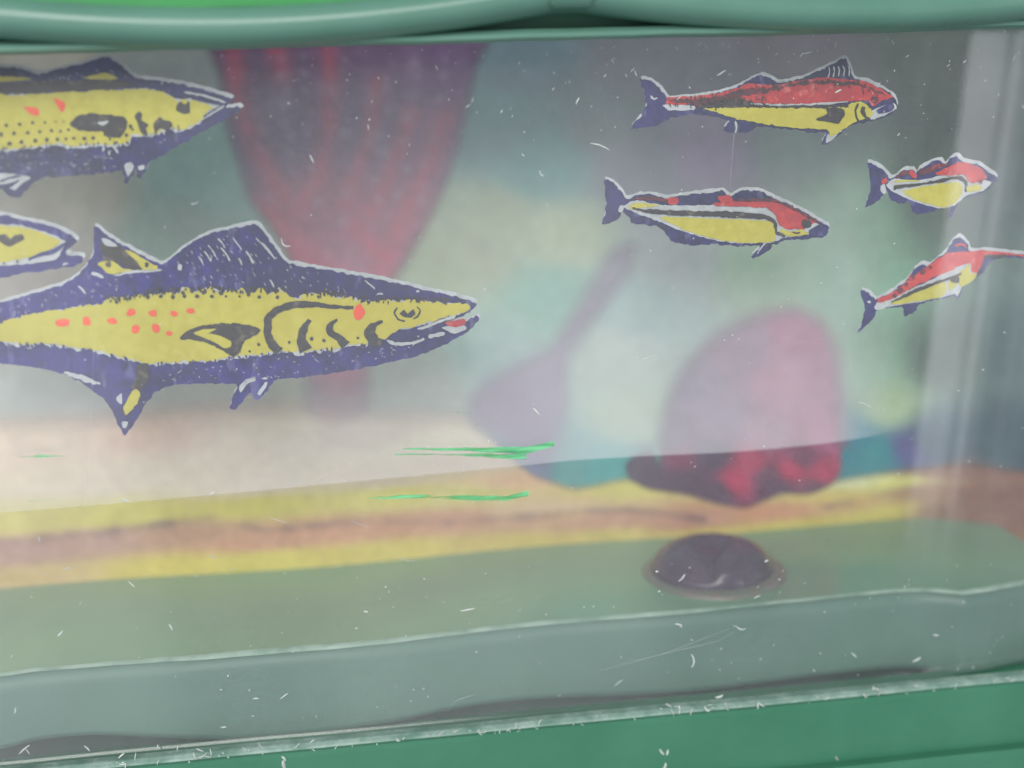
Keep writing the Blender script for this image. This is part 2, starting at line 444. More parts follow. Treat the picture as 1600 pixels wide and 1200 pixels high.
# inner tray: floor, front lip with a shade outline as lower edge, dark sheet for that shade
edge_px = [(-160, 1070), (0, 1056), (60, 1048), (150, 1040), (300, 1028), (450, 1015), (600, 1003), (750, 985), (900, 969), (1050, 958), (1200, 944), (1320, 932), (1400, 924), (1440, 922), (1500, 927), (1560, 932), (1640, 937), (1760, 944)]
E = catmull(edge_px, False, 14)
front = [hit_z(x, y, ZF) for x, y in E]
front = [Vector((p.x, max(p.y, 0.0016, pane_g(p.x, p.z)+PT+0.0013), p.z)) for p in front]
rows = []
for t in np.linspace(0, 1, 26):
    rows.append([Vector((p.x, p.y + (card_g(p.x, 0)+0.004-p.y)*t, ZF + 0.00022*math.sin(p.x*160+1)*t*(1-t)*4)) for p in front])
sheet('floor', rows, 'floor', case)
rows = []
low_px = catmull([(-160, 1172), (0, 1172), (70, 1160), (160, 1153), (260, 1157), (380, 1160), (500, 1150), (600, 1135), (700, 1117), (800, 1106), (950, 1101), (1100, 1090), (1250, 1072), (1400, 1060), (1500, 1064), (1640, 1064), (1760, 1064)], False, 14)
for p in front:
    pass
lipz = np.interp([p.x for p in front], [hit_y(x, y, 0.0040).x for x, y in low_px], [hit_y(x, y, 0.0036).z for x, y in low_px])
prof_n = 20
for j in range(prof_n+1):
    t = j/prof_n; r_ = []
    for p, lz in zip(front, lipz):
        a = min(1, t*2.0)*math.pi/2
        yy = p.y - 0.0009*math.sin(a)
        zz = ZF - 0.00002 - 0.0011*(1-math.cos(a)) if t*2.0 < 1 else (ZF-0.0012) + (lz+0.0009-(ZF-0.0012))*((t-0.5)/0.5)
        r_.append(Vector((p.x, yy, zz)))
    rows.append(r_)
sheet('floor_lip', rows, 'lip', case, True, 0.0003)
# front edge of the floor, its highlight put into a pale strip
M['edge_highlight'] = plastic('pale_edge_highlight', (168, 192, 176), (112, 148, 128), 0.5, 330, 0.05)
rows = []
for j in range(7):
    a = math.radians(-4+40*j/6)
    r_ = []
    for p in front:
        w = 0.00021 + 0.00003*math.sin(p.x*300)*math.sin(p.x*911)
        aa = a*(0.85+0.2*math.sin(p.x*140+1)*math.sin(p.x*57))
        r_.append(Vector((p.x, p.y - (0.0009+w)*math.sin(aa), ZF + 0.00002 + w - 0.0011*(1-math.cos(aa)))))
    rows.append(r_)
sheet('floor_edge_highlight', rows, 'edge_highlight', case)
prism_x('lip_shade_strip', [(0.0070, ZF-0.0012), (0.0066, ZF-0.0012), (0.0052, ZB-0.003), (0.0070, ZB-0.003)], X0, X1, 'base', case)  # dark sheet put in for the shade low on the lip

# ================================================================== backdrop card
card = thing('backdrop_card', 'painted underwater backdrop card at the back of the green case', 'backdrop', (0, YC, ZF))
def rbf(ctrl, X, Y, s=95.0, ax=1.0, tilt=0.0):
    num = np.zeros(X.shape+(3,)); den = np.zeros(X.shape)+1e-12
    for (x, y, c) in ctrl:
        w = 1.0/((((X-x)/ax)**2+((Y-y+tilt*(X-x))*1.25)**2)/s**2+0.05)**2.2
        num += w[..., None]*np.array(c, float); den += w
    return num/den[..., None]
def vnoise(X, Y, s, seed):
    r = np.random.default_rng(seed).uniform(-1, 1, (64, 64))
    x = X/s+100; y = Y/s+100; xi = np.floor(x).astype(int); yi = np.floor(y).astype(int)
    fx = x-xi; fy = y-yi; fx = fx*fx*(3-2*fx); fy = fy*fy*(3-2*fy)
    g = lambda a, b: r[a % 64, b % 64]
    return (g(xi, yi)*(1-fx)+g(xi+1, yi)*fx)*(1-fy)+(g(xi, yi+1)*(1-fx)+g(xi+1, yi+1)*fx)*fy
def paint(name, x0, x1, y0, y1, step, fn, lift, mat, parent, lift_g=0.84, sat=1.3):
    """fn(X, Y) -> rgb 0..255 and alpha: one printed colour area as a sheet on the card"""
    xs = np.arange(x0, x1+step, step); ys = np.arange(y0, y1+step, step)
    X, Y = np.meshgrid(xs, ys)
    rgb, al = fn(X, Y)
    g = lambda x, z: card_g(x, z) - lift
    V = [hit_y(a, b, g) for a, b in zip(X.ravel(), Y.ravel())]
    nr, nc = X.shape
    am = al.reshape(nr, nc)
    F = []
    for i in range(nr-1):
        for j in range(nc-1):
            if am[i, j]+am[i+1, j]+am[i, j+1]+am[i+1, j+1] > 0.02:
                F.append([i*nc+j, (i+1)*nc+j, (i+1)*nc+j+1, i*nc+j+1])
    o = link(name, V, F, M[mat], parent, True)
    ca = o.data.color_attributes.new('print', 'FLOAT_COLOR', 'POINT')
    rgb = rgb.mean(-1, keepdims=True) + (rgb-rgb.mean(-1, keepdims=True))*sat
    lin = s2l(255*(np.clip(rgb, 0, 255)/255)**lift_g).reshape(-1, 3)
    buf = np.concatenate([lin, al.reshape(-1, 1)], 1).astype(np.float32).ravel()
    ca.data.foreach_set('color', buf)
    bm = bmesh.new(); bm.from_mesh(o.data)
    bmesh.ops.delete(bm, geom=[v for v in bm.verts if not v.link_faces], context='VERTS')
    bm.to_mesh(o.data); bm.free()
    return o
def soft(P, X, Y, w):
    d = segdist(P, X, Y); s = np.where(inside(P, X, Y), d, -d)
    t = np.clip(s/(2*w)+0.5, 0, 1); return t*t*(3-2*t)
sea_ctrl = [
 (60, 80, (142, 138, 126)), (250, 90, (112, 118, 116)), (820, 90, (84, 104, 112)), (1000, 90, (102, 102, 110)), (1250, 70, (102, 98, 104)), (1450, 80, (84, 92, 86)), (1600, 80, (84, 98, 92)),
 (120, 300, (150, 146, 130)), (320, 280, (98, 144, 132)), (280, 360, (104, 132, 118)), (60, 420, (152, 146, 138)), (780, 200, (80, 118, 118)), (850, 260, (68, 122, 116)), (960, 190, (88, 104, 104)),
 (1100, 240, (116, 104, 126)), (1000, 260, (92, 98, 108)), (1250, 230, (104, 120, 114)), (1320, 330, (108, 142, 118)), (1200, 420, (128, 156, 126)), (780, 350, (138, 152, 122)), (880, 370, (148, 162, 130)), (740, 400, (128, 140, 112)),
 (1050, 400, (142, 150, 148)), (860, 460, (96, 142, 124)), (1000, 480, (124, 150, 144)), (780, 560, (122, 148, 140)), (960, 560, (152, 166, 156)), (980, 650, (152, 170, 150)), (1350, 560, (122, 152, 130)), (1390, 640, (142, 160, 128)), (1340, 450, (112, 148, 124)),
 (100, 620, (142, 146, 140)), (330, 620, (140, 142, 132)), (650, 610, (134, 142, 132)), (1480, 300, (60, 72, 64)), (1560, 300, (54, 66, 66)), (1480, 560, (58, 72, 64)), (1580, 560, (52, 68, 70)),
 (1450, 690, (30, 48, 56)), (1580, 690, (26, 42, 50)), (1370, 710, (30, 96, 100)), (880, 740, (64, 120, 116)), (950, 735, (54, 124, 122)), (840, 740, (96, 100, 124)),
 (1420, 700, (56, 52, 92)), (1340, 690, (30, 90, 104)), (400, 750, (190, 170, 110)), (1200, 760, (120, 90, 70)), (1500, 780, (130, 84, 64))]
def sea(X, Y):
    c = rbf(sea_ctrl, X, Y) + (6*vnoise(X, Y, 60, 1)+4*vnoise(X, Y, 23, 2))[..., None]
    return c, np.ones(X.shape)
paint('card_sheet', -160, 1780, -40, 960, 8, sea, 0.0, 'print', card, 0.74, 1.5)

stalk_P = catmull([(955, 395), (985, 385), (985, 420), (950, 470), (905, 530), (884, 570), (885, 630), (868, 690), (850, 720), (800, 690), (745, 660), (735, 630), (760, 598), (810, 570), (862, 545), (890, 500), (925, 445)], True, 10)
def stalk(X, Y):
    c = rbf([(800, 630, (122, 100, 132)), (850, 600, (140, 124, 150)), (920, 470, (118, 104, 124)), (970, 400, (132, 124, 140))], X, Y) + (6*vnoise(X, Y, 25, 5))[..., None]
    return c, soft(stalk_P, X, Y, 20)*0.72
paint('painted_stalk', 700, 1010, 370, 740, 6, stalk, 0.00012, 'print_layer', card)['label'] = 'soft purple stalk with a bulbous foot printed on the card'

kelp_P = catmull([(335, 40), (345, 120), (355, 190), (372, 250), (392, 310), (425, 355), (450, 400), (468, 470), (480, 560), (478, 640), (525, 665), (575, 640), (574, 560), (590, 470), (628, 415), (668, 345), (700, 270), (722, 190), (740, 110), (752, 40)], True, 10)
streaks = [([(362, 60), (372, 150), (395, 220), (430, 290), (465, 320), (485, 300)], 15), ([(430, 70), (440, 115)], 14), ([(512, 60), (515, 150), (508, 240), (488, 300), (462, 330)], 13), ([(590, 130), (578, 210), (556, 270), (540, 320)], 11),
           ([(640, 180), (620, 240), (598, 300), (578, 330)], 12), ([(690, 190), (668, 260), (640, 320), (610, 390), (590, 440)], 15), ([(420, 330), (470, 400), (520, 450), (530, 560), (525, 640)], 24), ([(550, 350), (600, 400)], 16)]
def kelp(X, Y):
    c = rbf([(400, 80, (72, 42, 76)), (560, 90, (80, 44, 84)), (700, 100, (88, 54, 96)), (420, 200, (66, 48, 82)), (560, 200, (74, 46, 84)), (700, 220, (100, 56, 94)), (520, 330, (112, 46, 72)), (620, 350, (116, 58, 78)), (540, 420, (128, 72, 92)), (520, 580, (166, 108, 132)), (480, 620, (140, 120, 140))], X, Y)
    k = np.zeros(X.shape)
    for pts, w in streaks:
        k = np.maximum(k, np.exp(-(segdist(catmull(pts, False, 12), X, Y, False)/(w*1.25))**2))
    k *= 0.8+0.25*vnoise(X, Y, 20, 9)
    red = np.where((Y > 480)[..., None], np.array((190, 104, 130.)), np.array((152, 42, 70.)))
    c = c*(1-k[..., None]*0.85) + red*k[..., None]*0.85
    for (x, y, r, q) in [(438, 160, 24, .5), (515, 140, 20, .4), (580, 150, 20, .35), (640, 110, 20, .3), (585, 218, 16, .4), (535, 345, 14, .4), (445, 120, 12, .2)] + [(x0+(y-90)*dx+random.uniform(-6, 6), y+random.uniform(-9, 9), random.uniform(5, 10), random.uniform(.15, .5)) for x0, dx in ((395, .12), (437, .1), (478, .06), (540, 0), (610, -.1), (655, -.15), (700, -.2)) for y in range(95, 330, 24)]:
        w = np.exp(-((X-x)**2+(Y-y)**2)/r**2)*q
        c = c*(1-w[..., None]) + np.array((150, 140, 150.))*w[..., None]
    c += (9*vnoise(X, Y, 16, 3)+6*vnoise(X, Y, 7, 4))[..., None]
    return c, soft(kelp_P, X, Y, 15)*np.clip(1-(Y-520)/200, 0, 1)
paint('painted_coral', 310, 780, 30, 690, 5, kelp, 0.00016, 'print_layer', card)['label'] = 'dark red and purple ribbed coral printed on the card'

sand_top = [(-160, 668), (0, 660), (150, 655), (300, 640), (420, 636), (600, 648), (720, 652), (770, 690), (830, 742), (900, 764), (975, 750), (1040, 752), (1180, 770), (1310, 752), (1370, 742), (1425, 734), (1500, 726), (1600, 738), (1780, 750)]
sand_bot = [(1780, 808), (1600, 800), (1500, 797), (1425, 803), (1300, 822), (1200, 835), (1050, 845), (900, 851), (700, 868), (500, 885), (296, 898), (294, 907), (175, 907), (170, 911), (0, 926), (-160, 940)]
sand_P = np.array(list(catmull(sand_top, False, 14)) + sand_bot)
top_line = catmull(sand_top, False, 14)
sand_ctrl = [(40, 700, (204, 176, 146)), (250, 680, (208, 162, 132)), (420, 670, (216, 190, 150)), (560, 680, (206, 180, 150)), (700, 690, (216, 200, 162)), (150, 750, (206, 182, 148)), (400, 760, (210, 184, 150)), (600, 750, (206, 180, 146)), (780, 720, (196, 168, 136)),
 (40, 815, (192, 176, 88)), (200, 805, (196, 182, 74)), (400, 790, (196, 180, 64)), (600, 775, (206, 190, 80)), (740, 770, (206, 194, 104)), (800, 755, (216, 164, 120)), (860, 790, (210, 174, 130)),
 (30, 860, (160, 116, 102)), (150, 845, (168, 122, 104)), (280, 835, (172, 124, 92)), (420, 845, (188, 126, 94)), (550, 830, (188, 124, 88)), (700, 815, (188, 126, 92)), (850, 815, (188, 138, 98)), (950, 815, (182, 126, 94)), (1080, 815, (174, 114, 92)), (1220, 800, (192, 122, 88)), (1320, 790, (184, 142, 88)),
 (60, 905, (186, 154, 94)), (260, 888, (202, 180, 66)), (420, 875, (200, 182, 68)), (600, 862, (198, 176, 68)), (800, 848, (192, 166, 70)), (950, 838, (190, 168, 72)), (1100, 838, (190, 164, 70)), (1250, 822, (186, 166, 68)), (1380, 800, (188, 172, 74)),
 (950, 768, (202, 190, 84)), (900, 776, (206, 174, 106)), (1340, 755, (208, 208, 154)), (1390, 755, (196, 190, 90)), (1300, 775, (198, 170, 84)), (1440, 765, (128, 92, 62)), (1480, 735, (104, 66, 54)), (1480, 795, (104, 70, 54)), (1560, 735, (100, 60, 50)), (1560, 800, (100, 62, 50)), (1520, 765, (104, 62, 50)), (1600, 770, (96, 56, 48)), (1720, 780, (92, 54, 48))]
dk = [([(150, 835), (190, 828), (240, 822), (285, 815), (330, 808)], 6, .45), ([(380, 822), (420, 830), (460, 824), (560, 815)], 5, .55), ([(240, 820), (270, 816)], 5, .5), ([(0, 850), (100, 838), (180, 828)], 8, .3), ([(700, 815), (760, 812), (850, 805), (900, 798)], 6, .35),
      ([(915, 797), (980, 797), (1040, 803), (1100, 812)], 5, .7), ([(1290, 792), (1330, 785)], 4, .6), ([(560, 815), (700, 815)], 6, .25)]
def sand(X, Y):
    c = rbf(sand_ctrl, X, Y, 42.0, 4.5, 0.075)
    for pts, w, q in dk:
        k = np.exp(-(segdist(np.array(pts, float), X, Y, False)/w)**2)*q*(0.8+0.5*vnoise(X, Y, 18, 21))
        k = np.clip(k, 0, 1)
        c = c*(1-k[..., None]) + np.array((86, 62, 62.))*k[..., None]
    c += (7*vnoise(X, Y, 30, 7)+6*vnoise(X, Y*2.2, 12, 8))[..., None]
    ty = np.interp(X, top_line[:, 0], top_line[:, 1])
    w = np.where(X < 760, 26.0, 7.0)
    t = np.clip((Y-ty)/(2*w)+0.5, 0, 1)
    a = t*t*(3-2*t)
    bx = [p[0] for p in sand_bot][::-1]; by = [p[1] for p in sand_bot][::-1]
    b = np.interp(X, bx, by)
    return c, a
paint('painted_sand', -160, 1780, 600, 950, 6, sand, 0.00010, 'print_layer', card, 0.76, 1.1)['label'] = 'yellow and orange sand bank printed along the foot of the card'

rock_P = catmull([(1030, 730), (1040, 650), (1062, 590), (1110, 535), (1175, 498), (1240, 486), (1282, 508), (1304, 560), (1312, 640), (1312, 735), (1296, 758), (1262, 772), (1225, 770), (1198, 780), (1165, 793), (1120, 786), (1070, 772), (1015, 764), (985, 748), (978, 728), (992, 712), (1020, 706)], True, 8)
def rock(X, Y):
    c = rbf([(1050, 680, (92, 76, 100)), (1080, 600, (110, 92, 116)), (1160, 540, (120, 86, 108)), (1130, 660, (116, 94, 118)), (1250, 520, (148, 76, 106)), (1280, 600, (142, 78, 110)), (1230, 600, (156, 98, 122)), (1280, 680, (150, 80, 110)), (1200, 680, (146, 100, 122)),
             (1010, 740, (52, 36, 54)), (1070, 750, (56, 36, 56)), (1120, 770, (62, 40, 62)), (1150, 752, (156, 40, 74)), (1175, 725, (150, 50, 78)), (1200, 745, (82, 44, 66)), (1235, 735, (156, 38, 74)), (1255, 715, (98, 46, 70)), (1285, 740, (152, 40, 74)), (1275, 765, (80, 40, 60)), (1065, 720, (112, 56, 80)), (1110, 715, (66, 50, 70)), (1215, 765, (66, 36, 60))], X, Y, 40.0)
    c += (10*vnoise(X, Y, 22, 31)+9*vnoise(X, Y, 9, 32))[..., None]
    w = np.where(Y < 700, 24.0, 5.0)
    d = segdist(rock_P, X, Y); s = np.where(inside(rock_P, X, Y), d, -d)
    t = np.clip(s/(2*w)+0.5, 0, 1)
    return c, t*t*(3-2*t)
paint('painted_rock', 950, 1345, 455, 815, 4, rock, 0.00022, 'print_layer', card)['label'] = 'rounded purple rock with red streaks printed on the card'

# ================================================================== milky inner sheet
low = catmull([(-160, 812), (0, 801), (200, 785), (400, 767), (600, 748), (800, 729), (900, 719), (1020, 712), (1150, 706), (1280, 694), (1360, 682), (1432, 666)], False, 10)
rows = []
fg = lambda x, z: 0.0080 + 0.0003*math.sin(x*70)
bot = [hit_y(x, y, fg) for x, y in low]
for t in np.linspace(0, 1, 12):
    r_ = []
    for p in bot:
        zz = p.z + (ZT+0.001-p.z)*t
        r_.append(Vector((p.x, fg(p.x, zz), zz)))
    rows.append(r_)
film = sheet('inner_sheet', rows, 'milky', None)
film['label'] = 'thin milky plastic sheet with curved lower edge hanging behind the printed fish'; film['category'] = 'plastic sheet'

# ================================================================== window with printed fish
pane = thing('window_pane', 'clear scratched plastic window printed with seven fish, set in the green case', 'window', (0, 0, ZB))
zlo = ZB + 0.0002; zhi = ZT + 0.0012
rows_f = []; nxp, nzp = 420, 60
xs = np.linspace(X0, X1, nxp); zs = np.linspace(zlo, zhi, nzp)
V = [(x, pane_g(x, z), z) for z in zs for x in xs] + [(x, pane_g(x, z)+PT, z) for z in zs for x in xs]
n0 = nxp*nzp; F = []
for i in range(nzp-1):
    for j in range(nxp-1):
        a = i*nxp+j
        F.append([a, a+1, a+nxp+1, a+nxp]); F.append([n0+a, n0+a+nxp, n0+a+nxp+1, n0+a+1])
for j in range(nxp-1):
    F.append([j, n0+j, n0+j+1, j+1]); b = (nzp-1)*nxp+j; F.append([b, b+1, n0+b+1, n0+b])
for i in range(nzp-1):
    a = i*nxp; F.append([a, a+nxp, n0+a+nxp, n0+a]); a += nxp-1; F.append([a, n0+a, n0+a+nxp, a+nxp])
link('pane_sheet', V, F, M['clear'], pane, True)
# sawn lower edge of the window, standing in the slot of the rail
prof = [(0.0008, ZB-0.0003), (-0.0008, ZB-0.0003), (-0.0010, ZB-0.0001), (-0.0007, ZB+0.00018), (-0.0002, ZB+0.00028), (0.0008, ZB+0.00022)]
prism_x('pane_foot', prof, X0, X1, 'edge', pane, 260, 0.00002)

LB = 2; LY = 4
class Fish:
    def __init__(s, outline, label, shift, blue='blue', amp=1.0):
        white = [(x+shift[0]*0.6, y+shift[1]*0.8) for x, y in outline]
        s.root = shape('fish_print', white, 'white', pane, 0, 0.6)
        s.root['label'] = label; s.root['group'] = 'fish printed on the window'
        shape('blue_print', outline, blue, s.root, 1, amp)
    def sh(s, name, pts, mat, layer, amp=0.7): return shape(name, pts, mat, s.root, layer, amp)
    def st(s, name, pts, w, mat, layer, amp=0.4): return stroke(name, pts, w, mat, s.root, layer, amp)
    def bl(s, name, cx, cy, rx, ry, mat, layer, ang=0): return blob(name, cx, cy, rx, ry, mat, s.root, layer, ang)
    def dots(s, spots, layer=5, mat='dark', name='stipple_dots'): return dots(name, spots, mat, s.root, layer)

def hatch(f, spots, mat, layer, name='hatching'):
    V = []; F = []; g = ink_g(layer)
    for (x, y, L, w, a) in spots:
        b = len(V); c, q = math.cos(a), math.sin(a)
        for (u, v) in ((-L/2, 0), (0, w/2), (L/2, 0), (0, -w/2)):
            V.append(hit_y(x+u*c-v*q, y+u*q+v*c, g))
        F.append([b, b+1, b+2, b+3])
    o = link(name, V, F, M[mat], f.root); o['kind'] = 'stuff'
def scatter(n, poly, L, w, ang):
    """short pen or wear marks spread inside an outline"""
    P = np.array(poly, float); x0, y0 = P.min(0); x1, y1 = P.max(0); out = []
    while len(out) < n:
        x = random.uniform(max(x0, -20), min(x1, 1620)); y = random.uniform(y0, y1)
        if inside(P, np.array([x]), np.array([y]))[0]: out.append((x, y, random.uniform(*L), random.uniform(*w), random.uniform(*ang)))
    return out
def along(line, n, spread, L, w, ang):
    C = catmull(line, False, 3); out = []
    for k in range(n):
        x, y = C[random.randrange(len(C))]; out.append((x, y+random.uniform(*spread), random.uniform(*L), random.uniform(*w), random.uniform(*ang)))
    return out
# ---- long fish at the top left
z = lambda P: Z(P, 0, 60, 4.0)
f = Fish(z([(-240, 150), (0, 178), (100, 185), (180, 205), (240, 222), (330, 205), (430, 180), (520, 158), (600, 128), (660, 118), (710, 138), (770, 182), (830, 240), (900, 255), (1000, 266), (1100, 282), (1200, 302), (1300, 328), (1400, 358), (1452, 382), (1425, 408), (1408, 428), (1440, 434), (1490, 420), (1512, 445), (1470, 470), (1380, 520), (1280, 575), (1180, 632), (1080, 690), (1000, 735), (930, 772), (910, 830), (872, 872), (855, 858), (850, 820), (828, 855), (795, 910), (778, 890), (770, 825), (700, 838), (550, 852), (400, 862), (270, 872), (200, 915), (150, 962), (105, 1000), (60, 985), (0, 945), (-240, 930)]),
         'yellow fish with navy outline and open beak at the top left', (4, -7), 'bluedark')
f.sh('white_print', z([(-240, 352), (0, 352), (300, 347), (700, 327), (880, 315), (960, 320), (1030, 345), (1090, 380), (1190, 372), (1290, 395), (1400, 412), (1330, 462), (1262, 522), (1180, 562), (1100, 590), (1060, 562), (1000, 605), (940, 615), (830, 615), (800, 672), (600, 680), (420, 685), (350, 672), (200, 692), (0, 708), (-240, 712)]), 'white', 2, 1.2)
f.sh('yellow_print', z([(-240, 350), (0, 350), (100, 355), (300, 345), (500, 335), (700, 325), (880, 315), (960, 320), (1030, 345), (1090, 382), (1130, 405), (1200, 395), (1240, 388), (1270, 410), (1330, 425), (1290, 470), (1250, 515), (1180, 552), (1100, 572), (1060, 545), (1000, 588), (940, 600), (830, 600), (800, 652), (600, 662), (420, 668), (390, 655), (350, 655), (200, 675), (0, 690), (-240, 695)]), 'yellow', 3, 1.1)
f.sh('yellow_fin_patch', z([(-200, 225), (0, 236), (100, 240), (200, 254), (100, 264), (0, 270), (-200, 265)]), 'yellow', 3, 0.5)
f.sh('yellow_fin_patch', z([(515, 248), (600, 225), (655, 213), (715, 232), (735, 252), (620, 257)]), 'yellow', 3, 0.5)
f.sh('dark_back_band', z([(-200, 285), (0, 285), (250, 270), (520, 262), (740, 262), (820, 290), (700, 318), (500, 325), (250, 340), (0, 345), (-200, 345)]), 'dark', 2, 0.6)
f.sh('side_fin', z([(440, 540), (480, 490), (560, 468), (680, 475), (780, 495), (797, 540), (780, 580), (750, 620), (700, 622), (645, 610), (640, 580), (560, 582), (490, 575)]), 'dark', 4, 0.7)
f.sh('white_fin_sliver', z([(608, 526), (680, 514), (645, 545)]), 'white', 5, 0.3)  # white ink sliver in the fin
f.sh('gill_mark', z([(838, 490), (872, 455), (888, 470), (885, 510), (930, 545), (912, 560), (925, 610), (890, 600), (865, 555), (858, 520)]), 'dark', 4, 0.5)
f.sh('gill_mark', z([(958, 532), (1000, 490), (1022, 510), (1062, 515), (1078, 550), (1045, 578), (1000, 560), (975, 592)]), 'dark', 4, 0.5)
f.bl('eye', 287, 168, 11, 12, 'dark', 4); f.sh('eye_notch', z([(1128, 385), (1165, 380), (1172, 405), (1150, 412)]), 'yellow', 5, 0.2)  # dark ink eye with a yellow ink notch
f.st('jaw_line', z([(1150, 335), (1250, 352), (1340, 378), (1412, 400)]), 3.5, 'white', 4)
f.st('jaw_line', z([(1400, 420), (1330, 462), (1262, 505)]), 4, 'white', 4)
f.st('mouth_line', z([(1405, 405), (1330, 452), (1270, 492)]), 3, 'bluedark', 5)
f.st('mouth_line', z([(1190, 368), (1290, 390), (1390, 410)]), 5, 'bluedark', 5)
f.sh('white_fin_patch', z([(-40, 845), (60, 842), (150, 855), (195, 875), (140, 905), (95, 950), (60, 935), (90, 895), (20, 915), (-40, 890)]), 'white', 3, 0.6)
f.st('fin_ray', z([(0, 895), (70, 868), (130, 858)]), 3, 'bluedark', 4); f.st('fin_ray', z([(60, 930), (120, 885)]), 2.5, 'bluedark', 4)
f.sh('white_fin_patch', z([(778, 790), (815, 775), (838, 800), (800, 862)]), 'white', 3, 0.4)
f.sh('white_fin_patch', z([(862, 800), (900, 790), (905, 815), (870, 825)]), 'white', 3, 0.4)
f.sh('red_spot', z([(148, 432), (200, 428), (242, 445), (240, 482), (200, 475)]), 'orange', 4, 0.3)
f.sh('red_spot', z([(335, 375), (370, 380), (405, 405), (405, 440), (388, 462), (355, 415)]), 'orange', 4, 0.3)
f.dots([(x/4+random.uniform(-1, 1), 60+y/4+random.uniform(-.6, .6), r) for x, y, r in [(-60, 545, 3), (40, 540, 3), (120, 535, 2.8), (200, 527, 2.6), (280, 522, 2), (345, 522, 1.5), (400, 520, 1.6), (10, 602, 3), (90, 592, 3), (170, 588, 2.7), (250, 582, 2.5), (320, 577, 2.4), (375, 577, 2.2), (430, 568, 2.2), (-40, 655, 3.4), (55, 655, 3.6), (135, 648, 3.2), (220, 640, 3.2), (295, 635, 3.2), (357, 632, 3), (410, 628, 2.3), (465, 625, 2.6), (525, 625, 3), (585, 620, 3), (812, 548, 3), (792, 605, 3.2), (690, 628, 2), (830, 570, 2)]])
for (a, b) in [((650, 668), (645, 705)), ((700, 665), (740, 720)), ((680, 705), (688, 730)), ((1010, 565), (1030, 600)), ((945, 590), (955, 620))]:
    f.st('white_nick', z([a, ((a[0]+b[0])/2, (a[1]+b[1])/2), b]), 3, 'white', 4)

hatch(f, scatter(45, [(0, 236), (200, 232), (250, 215), (280, 205), (200, 262), (100, 268), (0, 264)], (3, 8), (.8, 1.6), (-.9, .9)), 'white', 3, 'wear_marks')
hatch(f, along([(0, 235), (60, 232), (130, 228), (200, 225), (240, 212), (280, 200)], 60, (-4, 3), (4, 9), (1.5, 3), (1.1, 2.0)), 'bluedark', 4)
hatch(f, along([(20, 128), (90, 122), (160, 112), (200, 118)], 26, (-3, 4), (3, 7), (.8, 1.5), (.5, 1.2)), 'white', 3, 'wear_marks')
# ---- fish cut by the left edge
z = lambda P: Z(P, 0, 320, 3.1575)
f = Fish(z([(-220, 45), (0, 50), (100, 74), (200, 92), (280, 116), (350, 150), (382, 182), (345, 212), (322, 236), (350, 250), (405, 255), (402, 285), (340, 306), (250, 322), (120, 337), (0, 362), (-220, 375)]),
         'yellow fish head poking in from the left edge above the big pike', (5, -7))
f.sh('white_print', z([(-200, 92), (0, 95), (100, 102), (200, 128), (290, 160), (325, 182), (300, 230), (285, 262), (150, 290), (0, 302), (-200, 300)]), 'white', 2)
f.sh('yellow_print', z([(-200, 100), (0, 102), (100, 108), (200, 135), (270, 162), (300, 182), (262, 212), (200, 238), (140, 260), (60, 275), (0, 285), (-200, 285)]), 'yellow', 3)
f.sh('eye', z([(-20, 150), (25, 145), (50, 168), (72, 152), (108, 142), (120, 168), (82, 190), (45, 206), (0, 182)]), 'dark', 4, 0.4)
f.st('mouth_line', z([(325, 185), (270, 225), (200, 250), (140, 270)]), [3, 6, 8, 5], 'blue', 4)
f.sh('white_jaw_patch', z([(150, 272), (230, 250), (285, 258), (270, 272), (180, 285)]), 'white', 5, 0.3)
f.sh('tooth', z([(330, 225), (352, 222), (350, 245), (332, 245)]), 'white', 3, 0.2); f.st('white_nick', z([(310, 298), (322, 290), (340, 288)]), 3, 'white', 3)
f.dots([(x/3.1575, 320+y/3.1575, 2) for x, y in [(20, 290), (85, 280), (-40, 290)]])

# ---- the big pike
f = Fish([(-80, 500), (0, 474), (30, 465), (60, 456), (95, 446), (120, 431), (135, 415), (143, 400), (147, 385), (148, 354), (165, 366), (185, 379), (205, 390), (228, 402), (250, 413), (258, 411), (285, 389), (310, 373), (335, 363), (365, 356), (398, 350), (408, 357), (420, 373), (433, 391), (450, 411), (505, 421), (555, 430), (605, 439), (655, 451), (705, 462), (738, 471), (744, 476), (738, 484), (725, 493), (705, 500), (692, 504), (725, 503), (744, 494), (749, 497), (740, 511), (725, 522), (692, 540), (655, 555), (605, 567), (542, 580), (480, 589), (430, 594), (417, 612), (405, 625), (397, 622), (392, 613), (380, 626), (367, 641), (359, 636), (366, 615), (370, 600), (317, 600), (269, 602), (247, 610), (231, 627), (215, 652), (196, 679), (187, 668), (174, 640), (158, 621), (133, 602), (104, 586), (63, 576), (0, 568), (-80, 566)],
         'large blue and yellow pike with red spots, the biggest printed fish', (3, -7), 'blue', 0.9)
ye = [(-80, 515), (0, 505), (32, 495), (63, 489), (108, 483), (127, 477), (152, 475), (163, 475), (168, 467), (206, 464), (247, 459), (280, 457), (286, 449), (301, 456), (329, 449), (342, 456), (377, 451), (386, 459), (400, 456), (410, 452), (420, 459), (437, 452), (450, 462), (467, 466), (474, 460), (510, 459), (527, 465), (550, 465), (570, 471), (617, 469), (680, 472), (722, 475), (733, 480), (722, 488), (700, 494), (667, 503), (650, 510), (625, 514), (605, 526), (590, 533), (575, 533), (572, 539), (545, 537), (530, 544), (492, 547), (467, 551), (450, 549), (427, 550), (380, 556), (339, 561), (301, 563), (253, 567), (234, 568), (209, 562), (177, 554), (152, 548), (120, 544), (95, 539), (63, 536), (41, 539), (0, 533), (-80, 530)]
wh = [(x, y) if y < 500 else (x, y+3.5) for x, y in ye]
